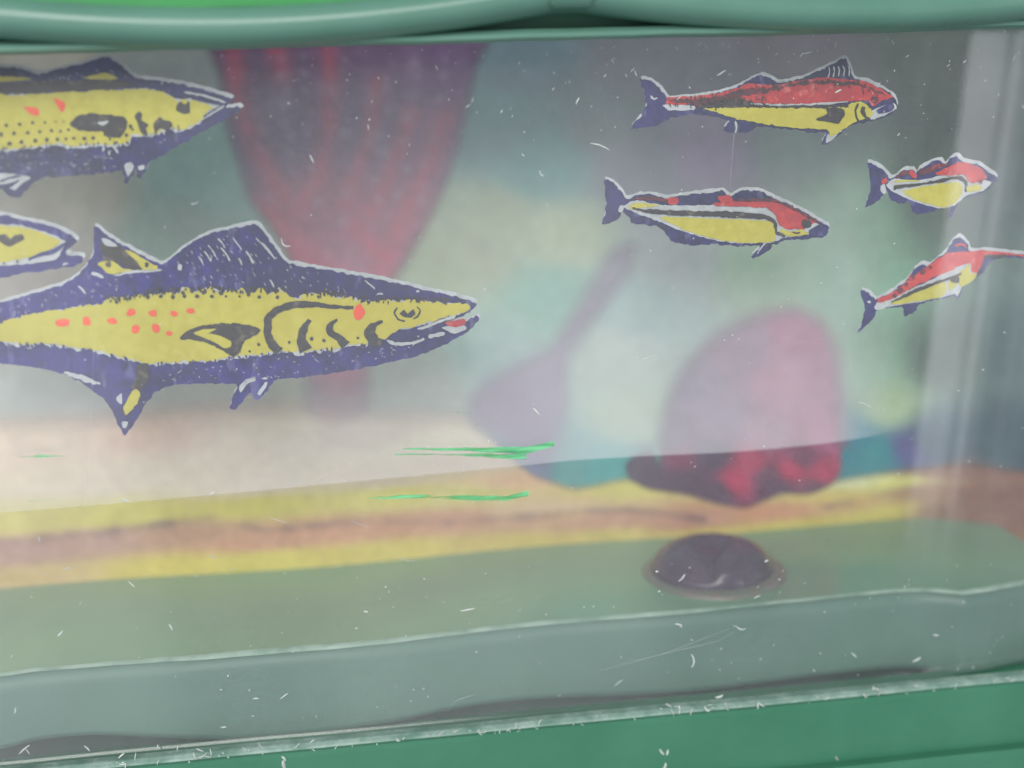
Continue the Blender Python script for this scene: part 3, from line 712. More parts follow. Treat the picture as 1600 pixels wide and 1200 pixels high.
f.sh('white_print', wh, 'white', 2, 1.7); f.sh('yellow_print', ye, 'yellow', 3, 1.8)
z = lambda P: Z(P, 0, 320, 3.1575)
f.sh('dark_fin_patch', z([(490, 190), (545, 178), (620, 225), (690, 275), (760, 315), (690, 322), (640, 318), (590, 292), (515, 280)]), 'dark', 2)  # dark ink of the fin print
f.sh('yellow_fin_patch', z([(480, 290), (520, 275), (570, 285), (600, 312), (650, 322), (560, 345), (520, 328)]), 'yellow', 3)
f.sh('yellow_fin_patch', z([(615, 218), (660, 235), (720, 275), (778, 305), (770, 322), (705, 322), (680, 285), (640, 250)]), 'yellow', 3)
f.sh('white_fin_patch', z([(500, 165), (545, 175), (582, 205), (545, 205), (515, 195)]), 'white', 3, .4)
f.st('white_nick', z([(450, 338), (480, 345), (512, 362)]), 5, 'white', 3); f.st('white_fin_edge', z([(560, 348), (620, 335), (690, 328), (800, 322)]), 3.5, 'white', 3, 0.8)
f.bl('dot', 169, 413, 4.5, 5, 'dark', 4); f.bl('dot', 229, 414, 4, 4, 'dark', 4)
f.sh('fin_stem', z([(678, 790), (735, 785), (722, 880), (690, 912), (650, 905), (670, 850)]), 'dark', 3)
f.sh('yellow_fin_patch', z([(668, 908), (690, 930), (680, 972), (650, 1010), (622, 1042), (608, 1000), (638, 942)]), 'yellow', 4)
f.sh('white_fin_patch', z([(575, 950), (600, 930), (600, 985), (580, 970)]), 'white', 3, .4); f.sh('white_fin_patch', z([(600, 1070), (632, 1070), (620, 1100), (606, 1100)]), 'white', 3, .4)
f.st('belly_glint', z([(320, 830), (380, 845), (440, 865), (490, 885)]), [2, 7, 8, 3], 'white', 2, 1.2)
f.sh('side_fin', [(281, 529), (295, 516), (317, 508), (348, 505), (375, 506), (395, 509), (408, 516), (398, 525), (385, 531), (379, 540), (374, 553), (363, 557), (350, 549), (335, 541), (318, 534), (300, 531)], 'dark', 4)
f.sh('fin_gap', [(302, 521), (318, 515), (338, 514), (325, 521), (345, 525), (360, 533), (361, 542), (350, 544), (338, 536), (322, 529)], 'yellow', 5, 0.4)
f.st('gill_line', [(552, 481), (520, 479), (487, 476), (455, 477), (430, 486), (419, 498), (418, 517), (423, 535), (436, 550)], [5, 6, 8, 10, 12, 12, 12, 13, 16], 'dark', 4, 0.7)
f.st('gill_mark', [(484, 500), (476, 512), (471, 530), (478, 548)], [6, 13, 14, 22], 'dark', 4, 0.7)
f.st('gill_mark', [(527, 499), (517, 507), (515, 518), (530, 528), (541, 540)], [3, 10, 11, 12, 18], 'dark', 4, 0.7)
f.st('gill_mark', [(598, 501), (583, 510), (577, 521), (586, 533), (596, 536)], [3, 10, 16, 20, 12], 'dark', 4, 0.7)
f.bl('red_cheek_spot', 561, 488, 9, 12, 'orange', 5)
f.st('eye_ring', [(621, 480), (616, 489), (622, 499), (633, 502)], 3, 'dark', 4); f.st('eye_ring', [(651, 479), (657, 486), (652, 495), (645, 499)], 2.5, 'dark', 4)
f.sh('pupil', [(624, 490), (631, 484), (637, 490), (646, 483), (649, 490), (642, 496), (632, 495)], 'dark', 5, 0.3)
f.sh('upper_jaw', [(607, 527), (622, 516), (645, 512), (665, 507), (690, 503), (690, 514), (672, 524), (650, 531), (620, 533)], 'blue', 4)
f.st('white_lip_line', [(652, 514), (668, 510), (690, 501), (712, 494)], 4.5, 'white', 5)  # white ink line along the lip
f.st('white_jaw_line', [(604, 532), (620, 537), (644, 536), (664, 529)], 4.5, 'white', 5, .8); f.st('white_jaw_line', [(669, 527), (680, 524), (694, 520)], 6, 'white', 5, .8)  # white ink lines along the lower jaw
f.sh('tongue_white', [(690, 512), (708, 508), (727, 509), (728, 515), (712, 521), (700, 518)], 'white', 5, .4)
f.sh('tongue', [(694, 504), (710, 501), (725, 498), (727, 507), (711, 511), (698, 508)], 'red', 6, .5)
for (x, y, rx, ry, a) in [(98, 504.5, 12, 6, 0), (135, 502, 6, 8, -.4), (175, 501.5, 9, 5, .15), (205, 488, 7, 6, 0), (239, 489.5, 7, 5.5, 0), (272.5, 490, 6, 5, .3), (297.5, 485.7, 7, 5, 0), (212, 513.5, 7, 7, 0), (243.5, 513, 6, 8, -.3), (264, 520.8, 5.5, 4, 0)]:
    f.bl('red_spot', x, y, rx, ry, 'orange', 4, a)
f.dots([(x, y, r) for x, y, r in [(182, 472, 3), (231, 464, 3.5), (251, 463, 3), (270, 464, 3.2), (288, 463, 3), (308, 463, 3.3), (331, 463, 3), (353, 463, 2), (374, 463, 2), (405, 464, 3), (433, 464, 3), (498, 464, 3), (487, 529, 3), (506, 532, 2.6), (452, 535, 2.4), (404, 538, 2.6), (559, 528, 2.4), (390, 549, 2), (300, 455, 3), (318, 457, 3.4), (345, 458, 3.6), (203, 466, 3), (388, 460, 3)]])
for (a, b) in [((325, 382), (338, 403)), ((318, 392), (330, 409)), ((310, 400), (318, 416)), ((345, 386), (360, 408)), ((364, 372), (378, 392)), ((408, 378), (430, 405)), ((400, 372), (416, 390)), ((384, 392), (396, 412)), ((421, 437), (428, 449)), ((570, 438), (586, 452)), ((121, 446), (134, 459)), ((372, 402), (378, 414)), ((340, 372), (352, 388))]:
    f.st('white_nick', [a, ((a[0]+b[0])/2+1, (a[1]+b[1])/2), b], random.uniform(1.6, 3), 'white', 3)
f.sh('white_nick', [(278, 413), (284, 414), (283, 423), (278, 421)], 'white', 3, .2)
f.sh('white_fin_patch', z([(1188, 925), (1178, 900), (1205, 868), (1260, 848), (1262, 866), (1222, 880)]), 'white', 3, .4)
z3 = lambda P: Z(P, 380, 400, 4.0)
f.sh('white_fin_patch', z3([(88, 862), (100, 830), (135, 790), (155, 785), (140, 825), (105, 868)]), 'white', 3, .4); f.sh('white_fin_patch', z3([(-10, 810), (20, 770), (75, 755), (75, 770), (40, 780), (5, 820)]), 'white', 3, .4)
f.st('fin_ray', z3([(75, 880), (95, 840), (130, 790)]), 2, 'blue', 4); f.st('white_nick', z3([(115, 768), (135, 765), (150, 766)]), 3, 'white', 3)
f.st('white_nick', z3([(830, 245), (850, 235), (880, 240)]), 3, 'white', 3); f.bl('white_nick', 653, 455, 3, 2, 'white', 3)

hatch(f, along([(165, 470), (210, 464), (280, 456), (345, 456), (430, 456), (520, 462), (570, 471), (640, 470), (700, 473)], 170, (-7, 2), (5, 11), (2.5, 5), (1.0, 2.1)), 'dark', 4)
hatch(f, along([(0, 538), (60, 540), (110, 546), (160, 553), (205, 564)], 48, (-3, 5), (7, 13), (3, 5.5), (.7, 1.2)), 'blue', 4)
hatch(f, along([(240, 568), (310, 564), (380, 557), (440, 551), (520, 545), (570, 538)], 70, (-1, 6), (4, 9), (2, 4), (1.0, 2.0)), 'blue', 4)
hatch(f, scatter(70, [(200, 610), (250, 575), (400, 562), (560, 548), (700, 528), (620, 560), (430, 590), (260, 598)], (2, 6), (.8, 1.7), (-1, 1)), 'white', 3, 'wear_marks')
hatch(f, scatter(80, [(290, 395), (340, 368), (398, 356), (440, 412), (560, 436), (560, 460), (300, 445), (250, 440)], (3, 9), (.7, 1.4), (.8, 1.2)), 'white', 3, 'wear_marks')
hatch(f, scatter(40, [(0, 480), (100, 452), (150, 420), (250, 430), (160, 465), (0, 498)], (2, 7), (.7, 1.6), (0, 1.5)), 'white', 3, 'wear_marks')
# ---- red-backed fish, upper right
z = lambda P: Z(P, 960, 60, 3.3333)
f = Fish(z([(135, 210), (180, 220), (230, 250), (262, 290), (278, 312), (330, 312), (430, 302), (540, 285), (640, 252), (720, 207), (770, 192), (830, 215), (860, 232), (980, 205), (1080, 160), (1200, 103), (1230, 160), (1252, 212), (1320, 225), (1380, 255), (1440, 290), (1466, 320), (1472, 360), (1440, 396), (1360, 426), (1270, 442), (1210, 472), (1150, 522), (1092, 556), (1078, 540), (1098, 496), (1000, 487), (860, 467), (740, 462), (690, 492), (580, 487), (566, 470), (598, 425), (480, 402), (400, 392), (300, 412), (230, 447), (88, 471), (145, 392), (165, 330), (140, 240)]),
         'largest of the small red-backed fish, at the upper right with spiny dorsal fin', (2.5, -6), 'bluedark')
f.sh('red_print', z([(275, 308), (420, 300), (560, 282), (640, 258), (700, 235), (780, 240), (850, 240), (980, 218), (1100, 205), (1240, 215), (1330, 232), (1430, 290), (1452, 308), (1400, 322), (1345, 350), (1325, 322), (1200, 327), (1000, 345), (800, 342), (600, 345), (430, 345), (280, 345)]), 'red', 2)
f.sh('dark_red_back', z([(280, 312), (420, 318), (560, 295), (680, 258), (780, 262), (860, 245), (980, 222), (1100, 222), (1240, 225), (1330, 255), (1420, 298), (1330, 262), (1220, 240), (1080, 238), (940, 245), (850, 268), (760, 285), (680, 300), (600, 330), (520, 345), (430, 352), (380, 335), (300, 330)]), 'reddark', 3, 1.3)
f.sh('white_tail_patch', z([(250, 348), (290, 340), (420, 352), (415, 372), (330, 375), (280, 372)]), 'white', 2, .4)
f.sh('white_lip', z([(1335, 380), (1400, 350), (1462, 340), (1468, 365), (1420, 395), (1340, 425), (1320, 410)]), 'white', 2, .4)
f.st('white_flank_line', z([(700, 342), (850, 346), (1050, 342), (1215, 330)]), 3, 'white', 4, .5)
f.sh('white_fin_tip', z([(1102, 545), (1112, 500), (1160, 500), (1130, 530)]), 'white', 2, .3)
f.sh('yellow_print', z([(470, 366), (600, 358), (850, 362), (1190, 352), (1250, 332), (1290, 332), (1335, 365), (1350, 392), (1320, 418), (1265, 430), (1205, 465), (1160, 495), (1125, 512), (1112, 475), (950, 468), (800, 448), (640, 420), (540, 386)]), 'yellow', 3)
f.st('flank_stripe', z([(420, 360), (560, 350), (700, 350), (1000, 355), (1215, 352)]), [3, 6, 4, 5, 4], 'dark', 4, .9)
f.sh('flank_shade', z([(430, 355), (560, 320), (640, 312), (700, 325), (760, 335), (700, 352), (560, 356)]), 'dark', 3, 1.0)
f.sh('side_fin', z([(1048, 422), (1110, 388), (1100, 362), (1190, 365), (1202, 395), (1165, 442), (1112, 432)]), 'dark', 5, .5)
for k in range(5):
    f.st('fin_ray', z([(1110+k*28, 205-k*2), (1120+k*26, 178-k*6), (1118+k*24, 150-k*3)]), 2.2, 'white', 3)
f.bl('eye', 1366, 156, 6, 5.5, 'reddark', 4)
f.sh('mouth', z([(1365, 375), (1400, 355), (1452, 338), (1462, 355), (1440, 378), (1380, 392)]), 'bluedark', 4, .4)
f.st('gill_line', z([(1270, 340), (1255, 375), (1262, 415), (1275, 432)]), 3, 'dark', 4); f.st('gill_line', z([(1300, 355), (1292, 380), (1310, 410), (1330, 425)]), [6, 7, 4, 5], 'dark', 4)
f.st('white_nick', z([(190, 298), (205, 315), (225, 310)]), 2.5, 'white', 3); f.st('white_nick', z([(630, 430), (636, 460), (630, 490)]), 2.5, 'white', 3)

sp = []
for k in range(120):
    t = random.random(); x = 1045+t*330
    yb = np.interp(x, [1045, 1125, 1180, 1240, 1300, 1340, 1385], [155, 146, 134, 126, 124, 128, 145])
    sp.append((x, yb+abs(random.gauss(0, 5.5))*(1.5 if x < 1200 else 1), random.uniform(4, 9), random.uniform(1.6, 3.0), random.uniform(.9, 1.6)))
for k in range(70):
    x = random.uniform(1090, 1200); sp.append((x, 160+random.uniform(-9, 6), random.uniform(3, 7), random.uniform(1.5, 2.6), random.uniform(.7, 1.4)))
hatch(f, sp, 'dark', 5)
# ---- red-headed fish below it
f = Fish(z([(75, 832), (120, 815), (200, 815), (270, 832), (340, 820), (450, 805), (560, 795), (600, 820), (640, 800), (700, 790), (770, 800), (830, 830), (920, 870), (1020, 922), (1080, 960), (1116, 975), (1112, 1010), (1090, 1036), (1000, 1046), (900, 1052), (825, 1078), (800, 1112), (740, 1142), (714, 1135), (755, 1082), (640, 1082), (520, 1072), (400, 1077), (300, 1057), (240, 987), (150, 972), (90, 962), (75, 925), (40, 905), (20, 935), (-18, 957), (-66, 970), (-48, 900), (-46, 815), (-54, 735), (-8, 752), (35, 795), (60, 835)]),
         'red-headed yellow-bellied fish with long flank stripe, right of the pike, second row', (2.5, -6), 'bluedark')
f.sh('white_print', z([(52, 880), (75, 855), (130, 845), (260, 868), (520, 868), (640, 858), (830, 850), (860, 920), (1060, 968), (1015, 1020), (900, 1035), (840, 1055), (790, 1068), (745, 1122), (742, 1115), (772, 1066), (640, 1066), (520, 1050), (380, 1012), (220, 950), (110, 908)]), 'white', 2, .6)
f.sh('yellow_print', z([(240, 935), (400, 932), (600, 942), (815, 952), (838, 1000), (830, 1055), (700, 1066), (520, 1045), (380, 1003)]), 'yellow', 3)
f.sh('yellow_tail_patch', z([(70, 880), (100, 858), (170, 860), (240, 872), (150, 882), (95, 890)]), 'yellow', 3, .3)
f.st('flank_stripe', z([(95, 885), (180, 900), (300, 908), (450, 912), (650, 920), (790, 932), (838, 960), (845, 1010), (890, 1030)]), [2, 7, 8, 8, 9, 10, 8, 6, 4], 'dark', 4, .7)
f.sh('red_print', z([(510, 858), (640, 850), (830, 850), (920, 888), (1010, 938), (1068, 972), (1010, 992), (900, 992), (855, 970), (835, 912), (790, 882), (540, 872)]), 'red', 4)
f.sh('red_patch', z([(270, 835), (330, 828), (330, 862), (285, 865)]), 'red', 4, .4); f.sh('red_patch', z([(540, 825), (600, 815), (618, 850), (560, 858)]), 'red', 4, .4)
f.st('back_shade', z([(100, 835), (180, 832), (280, 848)]), [3, 7, 4], 'reddark', 4, .8); f.st('back_shade', z([(640, 842), (830, 845), (960, 900), (1070, 965)]), [3, 4, 5, 3], 'reddark', 5, .6)
f.sh('yellow_cheek', z([(862, 995), (920, 1005), (1000, 992), (1012, 1015), (940, 1030), (880, 1022)]), 'yellow', 4, .4)
f.sh('white_lip', z([(985, 1000), (1040, 962), (1072, 975), (1010, 1010)]), 'white', 5, .3)
f.bl('eye', 1260.5, 349.5, 8, 7, 'dark', 6); f.sh('mouth', z([(1012, 1002), (1080, 965), (1112, 978), (1100, 1030), (1025, 1026)]), 'bluedark', 6, .4)
f.st('gill_mark', z([(925, 1008), (950, 1014), (970, 1008)]), 2.5, 'reddark', 5)
f.sh('tail_joint', z([(20, 900), (30, 870), (52, 872), (40, 905)]), 'white', 3, .3)

# ---- small stubby fish
z = lambda P: Z(P, 1300, 200, 3.53)
f = Fish(z([(195, 195), (240, 205), (290, 240), (322, 278), (348, 268), (398, 232), (445, 232), (464, 258), (480, 226), (555, 188), (606, 178), (618, 206), (642, 176), (690, 152), (722, 184), (800, 200), (862, 238), (912, 280), (880, 306), (840, 350), (760, 377), (705, 402), (665, 492), (640, 490), (655, 440), (600, 446), (540, 462), (490, 477), (450, 462), (428, 408), (370, 417), (330, 397), (310, 352), (296, 345), (290, 368), (240, 412), (182, 432), (212, 345), (208, 262)]),
         'small stubby red-backed fish near the right edge, above the slanting one', (3, -7), 'bluedark')
f.sh('white_print', z([(298, 312), (350, 280), (470, 290), (700, 245), (780, 290), (850, 290), (880, 300), (840, 345), (740, 375), (680, 425), (600, 442), (500, 420), (400, 385), (330, 345)]), 'white', 2, .5)
f.sh('white_tail_patch', z([(268, 320), (290, 310), (300, 355), (285, 365), (265, 340)]), 'white', 2, .3); f.sh('red_tail_patch', z([(272, 290), (300, 272), (305, 300), (280, 312)]), 'red', 3, .3)
f.sh('yellow_print', z([(395, 348), (550, 315), (690, 298), (718, 330), (710, 370), (670, 422), (600, 436), (520, 415), (440, 387)]), 'yellow', 3)
f.st('yellow_edge', z([(340, 298), (400, 290), (480, 292)]), 3, 'yellow', 3)
f.st('flank_stripe', z([(340, 328), (420, 318), (550, 300), (690, 272), (738, 300), (738, 355)]), [7, 5, 4, 5, 6, 3], 'dark', 4, .6)
f.sh('red_print', z([(570, 250), (640, 215), (700, 188), (800, 212), (855, 262), (835, 292), (765, 302), (725, 258), (640, 262)]), 'red', 4)
f.st('red_patch', z([(430, 235), (450, 260), (465, 275)]), 8, 'red', 4); f.st('back_shade', z([(350, 275), (390, 250), (440, 250)]), [3, 8, 3], 'reddark', 3, .7); f.st('back_shade', z([(480, 250), (550, 225), (610, 200), (640, 205)]), [8, 10, 7, 3], 'reddark', 3, .8)
f.sh('yellow_cheek', z([(742, 325), (790, 312), (828, 320), (815, 345), (752, 352)]), 'yellow', 4, .4)
f.bl('eye', 1532, 284, 3.5, 3, 'reddark', 5)

# ---- slanting small fish
f = Fish(z([(155, 900), (200, 910), (240, 948), (250, 942), (330, 900), (420, 830), (455, 775), (500, 752), (532, 760), (620, 690), (650, 640), (700, 598), (745, 640), (762, 680), (850, 678), (940, 688), (1075, 700), (1075, 716), (960, 716), (900, 722), (862, 752), (840, 792), (770, 842), (722, 882), (692, 952), (680, 922), (600, 942), (492, 967), (460, 1012), (400, 1037), (392, 988), (300, 993), (255, 1004), (215, 1062), (143, 1132), (172, 1052), (182, 972)]),
         'small red and yellow fish swimming upward at a slant at the right edge', (3, -7), 'bluedark')
f.sh('white_print', z([(235, 985), (260, 945), (400, 905), (640, 790), (770, 735), (800, 800), (760, 845), (715, 880), (690, 935), (680, 915), (600, 935), (480, 960), (320, 985), (245, 1004)]), 'white', 2, .5)
f.sh('red_print', z([(250, 942), (340, 903), (440, 828), (560, 738), (640, 690), (760, 680), (845, 676), (832, 740), (802, 795), (772, 795), (758, 742), (640, 792), (500, 852), (400, 907), (310, 950), (250, 962)]), 'red', 3)
f.sh('yellow_print', z([(320, 972), (450, 912), (618, 850), (632, 890), (602, 930), (450, 960)]), 'yellow', 3)
f.sh('yellow_cheek', z([(640, 850), (735, 770), (755, 750), (768, 805), (802, 802), (780, 838), (712, 880), (700, 860), (650, 895)]), 'yellow', 4, .5)
f.bl('gill_mark', 1492, 437, 8, 6, 'dark', 5)
f.st('flank_stripe', z([(330, 962), (430, 912), (520, 875), (640, 832), (730, 800)]), [2, 6, 5, 4, 3], 'dark', 4, .6)
for (x, y, r) in [(440, 826, 18), (375, 895, 16), (345, 925, 12), (410, 862, 12), (500, 795, 14), (545, 770, 10)]: f.bl('back_spot', 1300+x/3.53, 200+y/3.53, r/3.0, r/3.4, 'reddark', 4, -.5)
f.st('snout', z([(840, 690), (930, 690), (1000, 697), (1072, 706)]), [7, 4, 3, 2], 'red', 4)
f.st('snout_shade', z([(838, 710), (880, 704), (960, 706)]), [4, 4, 2], 'dark', 5, .5); f.st('fin_edge', z([(680, 650), (720, 640), (740, 660)]), 3, 'red', 3)
f.bl('white_nick', 1358, 472, 3, 2, 'white', 3)

# ---- crayon scuffs on the front of the window
def scuff(pts, w, strength, label):
    C = catmull(pts, False, 5.0); n = len(C); k = 7
    W = np.interp(np.linspace(0, 1, n), np.linspace(0, 1, len(w)), w)*1.35
    S = 0.13+np.interp(np.linspace(0, 1, n), np.linspace(0, 1, len(strength)), strength)
    V = []; A = []; F = []
    g = lambda x, z: pane_g(x, z)-0.00004
    for i in range(n):
        for j in range(k):
            t = j/(k-1)*2-1
            V.append(hit_y(C[i, 0], C[i, 1]+t*W[i]/2+random.uniform(-.4, .4), g)); A.append(S[i]*(1-0.5*t*t))
    for i in range(n-1):
        for j in range(k-1): F.append([i*k+j, (i+1)*k+j, (i+1)*k+j+1, i*k+j+1])
    o = link('crayon_mark', V, F, M['crayon'], pane)
    ca = o.data.color_attributes.new('print', 'FLOAT_COLOR', 'POINT')
    ca.data.foreach_set('color', np.array([[1, 1, 1, a] for a in A], np.float32).ravel())
    o['label'] = label
    return o
scuff([(620, 700), (670, 702), (730, 702), (780, 704), (820, 704), (845, 698), (866, 693)], [3, 4, 4, 6, 9, 9, 6], [.28, .38, .42, .5, .55, .6, .6], 'upper green crayon streak beside the purple stalk')
scuff([(615, 710), (670, 710), (730, 711), (780, 712), (822, 714)], [3, 4, 4, 7, 7], [.25, .42, .36, .5, .5], 'second line of the upper green crayon streak')
scuff([(575, 777), (640, 776), (700, 777), (750, 778), (790, 778), (826, 771)], [5, 6, 6, 8, 8, 6], [.2, .36, .42, .45, .4, .6], 'lower green crayon streak on the sand')
scuff([(20, 714), (60, 713), (110, 713)], [3, 4, 2], [.15, .38, .15], 'faint green crayon streak near the left edge')
scuff([(0, 782), (50, 783), (110, 779)], [4, 4, 3], [.22, .2, .1], 'very faint green streak at the left edge')
scuff([(688, 642), (710, 643), (742, 644)], [2, 4, 3], [.2, .34, .2], 'short pale green streak below the pike')

# ---- scratches in the window
def ribbon(name, pts, w, mat, parent, off=-0.00003):
    C = catmull(pts, False, 8.0); V = []; F = []
    g = lambda x, z: pane_g(x, z)+off
    for i, (x, y) in enumerate(C):
        s = i/(len(C)-1); ww = w*(0.3+0.7*math.sin(math.pi*s))
        d = C[min(i+1, len(C)-1)]-C[max(i-1, 0)]; d = d/(np.linalg.norm(d)+1e-9); nx, ny = -d[1], d[0]
        V += [hit_y(x+nx*ww/2, y+ny*ww/2, g), hit_y(x-nx*ww/2, y-ny*ww/2, g)]
        if i: F.append([2*i-2, 2*i-1, 2*i+1, 2*i])
    return link(name, V, F, M[mat], parent)
for pts, w in [([(152, 470), (146, 560), (140, 700), (126, 860)], 1.0), ([(736, 640), (732, 690), (722, 745)], 1.0), ([(1152, 160), (1146, 220), (1140, 300)], 0.8),
               ([(930, 1050), (1040, 1020), (1145, 980)], 1.0), ([(960, 1040), (1060, 1016), (1120, 1002), (1150, 985)], 1.1), ([(700, 1112), (712, 1095), (745, 1084)], 1.6),
               ([(618, 870), (640, 877), (650, 876)], 2.0), ([(420, 808), (440, 815), (452, 818)], 2), ([(548, 812), (560, 818), (578, 824)], 1.6)]:
    ribbon('scratch', pts, w, 'scratch', pane)

# ================================================================== pebble on the floor
pc = hit_z(1112, 894, ZF)
rL, rR = hit_z(1016, 894, ZF), hit_z(1207, 894, ZF)
R = (rR-rL).length/2
peb = thing('moulded_pebble', 'dark brown glossy pebble with a curved groove on the green floor', 'pebble', pc)
ringc = hit_z(1116, 896, ZF); RR = (hit_z(1228, 896, ZF)-hit_z(1004, 896, ZF)).length/2
V = [(ringc.x, ringc.y, ZF+0.00038)]; F = []; K = 72
for rr, h in ((0.55, 0.00038), (0.93, 0.00036), (1.0, 0.00022), (1.01, -0.0003)):
    for k in range(K):
        a = 2*math.pi*k/K; w = 1+0.018*math.sin(3*a+1)+0.012*math.sin(7*a)
        V.append((ringc.x+RR*rr*w*math.cos(a), ringc.y+RR*rr*w*math.sin(a), ZF+h))
for k in range(K): F.append([0, 1+k, 1+(k+1) % K])
for r_ in range(3):
    for k in range(K):
        a = 1+r_*K+k; b = 1+r_*K+(k+1) % K; F.append([a, a+K, b+K, b])
link('base_ring', V, F, M['brown_ring'], peb, True)
V = []; F = []; NR, NK = 64, 120
crease = np.array([(0.62, 0.9), (0.42, 0.4), (0.24, 0.05), (0.06, -0.25), (-0.12, -0.48), (-0.22, -0.66), (-0.28, -0.82), (-0.36, -1.0)])
H = R*0.50
for i in range(NR+1):
    rr = math.sin(i/NR*math.pi/2)
    for k in range(NK):
        a = 2*math.pi*k/NK; u = rr*math.cos(a); v = rr*math.sin(a)
        h = math.sqrt(max(0, 1-rr**2.6))
        uc = np.interp(v, crease[::-1, 1], crease[::-1, 0])
        s = u-uc
        fade = sstep(0, 0.10, 1-rr)
        bk = sstep(0, 1, (0.45-v)/0.5)
        fade *= bk
        depth = (0.34*math.exp(-(max(-s-0.03, 0)/0.38)**2) if s < 0 else 0.34*math.exp(-(s/0.10)**2))*fade
        lobe = 0.05*math.exp(-((s-0.32)/0.24)**2)*fade
        x = u*(1+0.02*math.sin(2*a+.4)); y = v
        V.append((pc.x+R*x, pc.y+R*y*1.0, ZF+0.0003+H*(h-depth+lobe)+0.00002*math.sin(u*23)*math.sin(v*19+1)))
for i in range(NR):
    for k in range(NK):
        a = i*NK+k; b = i*NK+(k+1) % NK; F.append([a, b, b+NK, a+NK])
F.append(list(range(NK)))
link('dome', V, F, M['brown'], peb, True)

# ================================================================== dust and lint
V = []; F = []
def fleck(x, y, L, w, ang, curl, g):
    """one lint fibre or grain lying on the window: a thin three-sided rod"""
    n = max(2, int(L/5)+1); pts = []
    a = ang; px, py = x, y
    for i in range(n+1):
        pts.append((px, py)); a += curl+random.uniform(-.25, .25)*(1 if L > 8 else 0)
        px += L/n*math.cos(a); py += L/n*math.sin(a)
    b = len(V)
    for i, (qx, qy) in enumerate(pts):
        s = i/n; ww = w*(0.35+0.65*math.sin(math.pi*min(1, max(0, s*0.9+0.05))))
        t = np.array(pts[min(i+1, n)])-np.array(pts[max(i-1, 0)]); t = t/(np.linalg.norm(t)+1e-9)
        p1 = hit_y(qx-t[1]*ww/2, qy+t[0]*ww/2, g); p2 = hit_y(qx+t[1]*ww/2, qy-t[0]*ww/2, g); p3 = hit_y(qx, qy, g)
        p3 = Vector((p3.x, p3.y-ww*0.45*pxm, p3.z))
        V.extend([p1, p3, p2])
        if i:
            c = b+3*i
            F.extend([[c-3, c-2, c+1, c], [c-2, c-1, c+2, c+1]])
fd = lambda x, z: pane_g(x, z)-0.00002
topy = lambda x: 88-0.025*x
for i in range(150):                                       # thick fall-out just below the rim
    x = random.uniform(0, 1600); y = topy(x)+abs(random.gauss(0, 70))
    if x < 420 and random.random() < .6: continue
    fleck(x, y, random.choice([2, 3, 4, 6, 9]), random.uniform(0.9, 2.1), random.uniform(-1.3, -.5) if random.random() < .6 else random.uniform(0.7, 1.9), 0, fd)
for i in range(150):
    fleck(random.uniform(0, 1600), random.uniform(120, 800), random.choice([1.6, 2, 2, 3]), random.uniform(1.2, 2.4), random.uniform(0, 3.1), 0, fd)
for i in range(110):
    x = random.uniform(0, 1600); y = random.uniform(880, 1180-0.09*x)
    fleck(x, y, random.choice([1.5, 2, 2, 3, 4]), random.uniform(1.0, 2.0), random.uniform(0, 3.1), 0, fd)
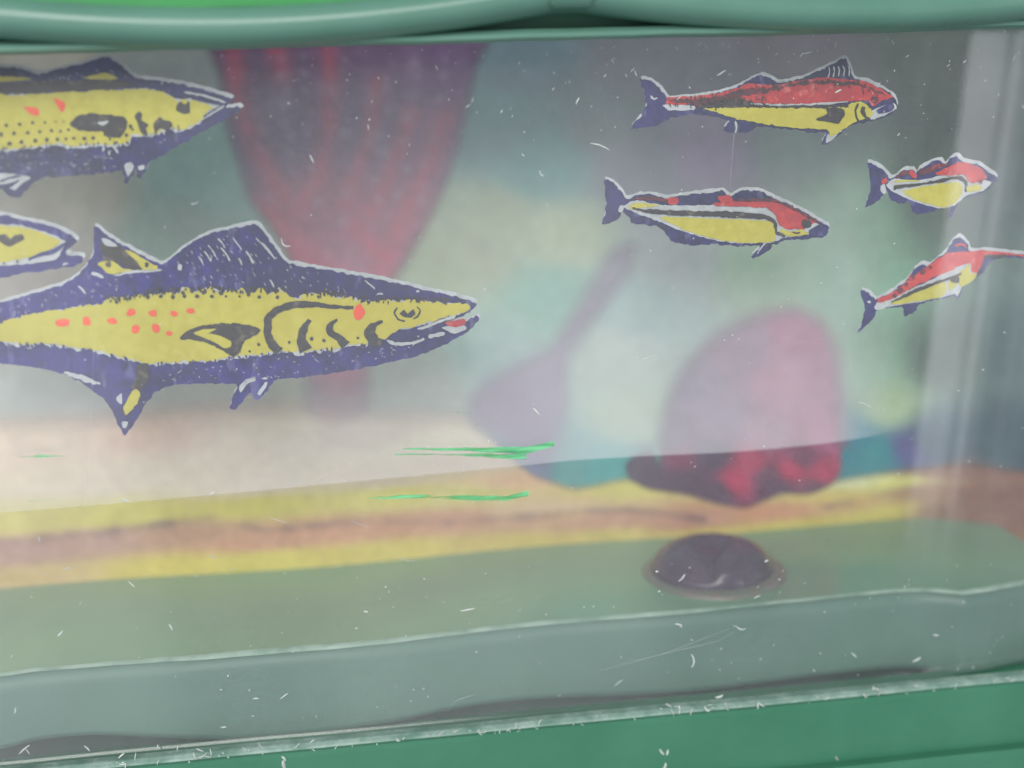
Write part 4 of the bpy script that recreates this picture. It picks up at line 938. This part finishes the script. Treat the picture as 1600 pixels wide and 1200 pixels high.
for (x, y, L, w, a, c) in [(484, 242, 16, 3.4, 1.1, 0), (298, 318, 14, 2, .5, -.5), (844, 266, 14, 3, 2.2, -.5), (922, 224, 36, 3, .3, 0), (900, 163, 13, 3, -1.1, 0), (440, 372, 26, 2.4, 2.0, -.35), (832, 637, 18, 3.6, .5, .2), (1004, 561, 26, 2.4, -.1, 0),
    (98, 985, 13, 4, 2.2, .1), (98, 890, 12, 3, -.2, 0), (328, 868, 12, 3, .4, 0), (200, 908, 16, 2.6, .7, .2), (264, 975, 12, 4, .6, .2), (30, 1178, 24, 4, -.8, .1), (40, 1170, 12, 3, .7, 0), (131, 1165, 14, 4, .4, .2), (438, 1092, 16, 2.6, -.8, .1), (24, 1105, 12, 4, 1.2, .5),
    (742, 950, 26, 4, 2.6, .1), (60, 838, 10, 3, 1.1, 0), (190, 780, 14, 3.6, .5, 0), (335, 768, 10, 2.4, 2.2, .2), (1060, 908, 17, 5, -.1, -.2), (1080, 1022, 26, 3, .9, .2), (1150, 978, 20, 3, 1.0, -.4), (1055, 975, 12, 4, .2, 0), (1118, 1090, 14, 5, .3, -.3), (1318, 1090, 8, 6, -.3, 0),
    (1316, 1092, 10, 5, .1, 0), (1426, 1034, 16, 4, -.3, 0), (1458, 992, 10, 5, .3, 0), (1330, 1020, 12, 3, .8, 0), (1305, 145, 12, 4, -.7, 0), (1120, 118, 18, 3.5, -.35, 0), (1255, 84, 16, 2.6, -.4, 0), (1340, 628, 24, 2, .5, 0), (1178, 935, 12, 3, -.7, .1), (960, 1072, 18, 2, -.6, 0), (1040, 1100, 12, 3, .3, 0),
    (395, 1092, 10, 5, 0, 0), (345, 1137, 10, 3, 0, 0), (277, 1165, 9, 4, 1.6, 0), (246, 1163, 8, 4, 1.4, 0), (568, 955, 8, 5, .2, 0), (555, 982, 4, 4, 0, 0), (1024, 893, 5, 5, 0, 0), (1028, 924, 4, 4, 0, 0), (1076, 887, 3, 3, 0, 0), (1195, 878, 7, 4, -.5, 0)]:
    fleck(x, y, L*0.9, w*0.66, a, c, fd)
fe = lambda x, z: -0.0013
for i in range(120):                                       # fluff caught along the foot of the window
    x = random.uniform(0, 1600); y = 1212-0.0925*x + random.gauss(0, 5)
    fleck(x, y, random.choice([3, 4, 6, 9, 12]), random.uniform(1.0, 2.4), random.uniform(0, 6.2), random.uniform(-.4, .4), fe)
fr_ = lambda x, z: YB-0.00003
for (x, y, L, w, a, c) in [(1030, 1170, 12, 4, .9, 0), (1040, 1192, 12, 4, 1.2, .2), (1042, 1180, 9, 4, -1.3, 0), (442, 1188, 14, 6, 1.5, 0), (440, 1182, 10, 4, .3, .2), (1305, 1182, 8, 3, .9, 0)]:
    fleck(x, y, L, w, a, c, fr_)
d = link('dust', V, F, M['dust'], None, True)
d['kind'] = 'stuff'; d['label'] = 'white dust flecks and lint fibres scattered over the window'; d['category'] = 'dust'
print('floor', ZF, 'card depth', YC, 'verts', sum(len(o.data.vertices) for o in bpy.data.objects if o.type == 'MESH'))
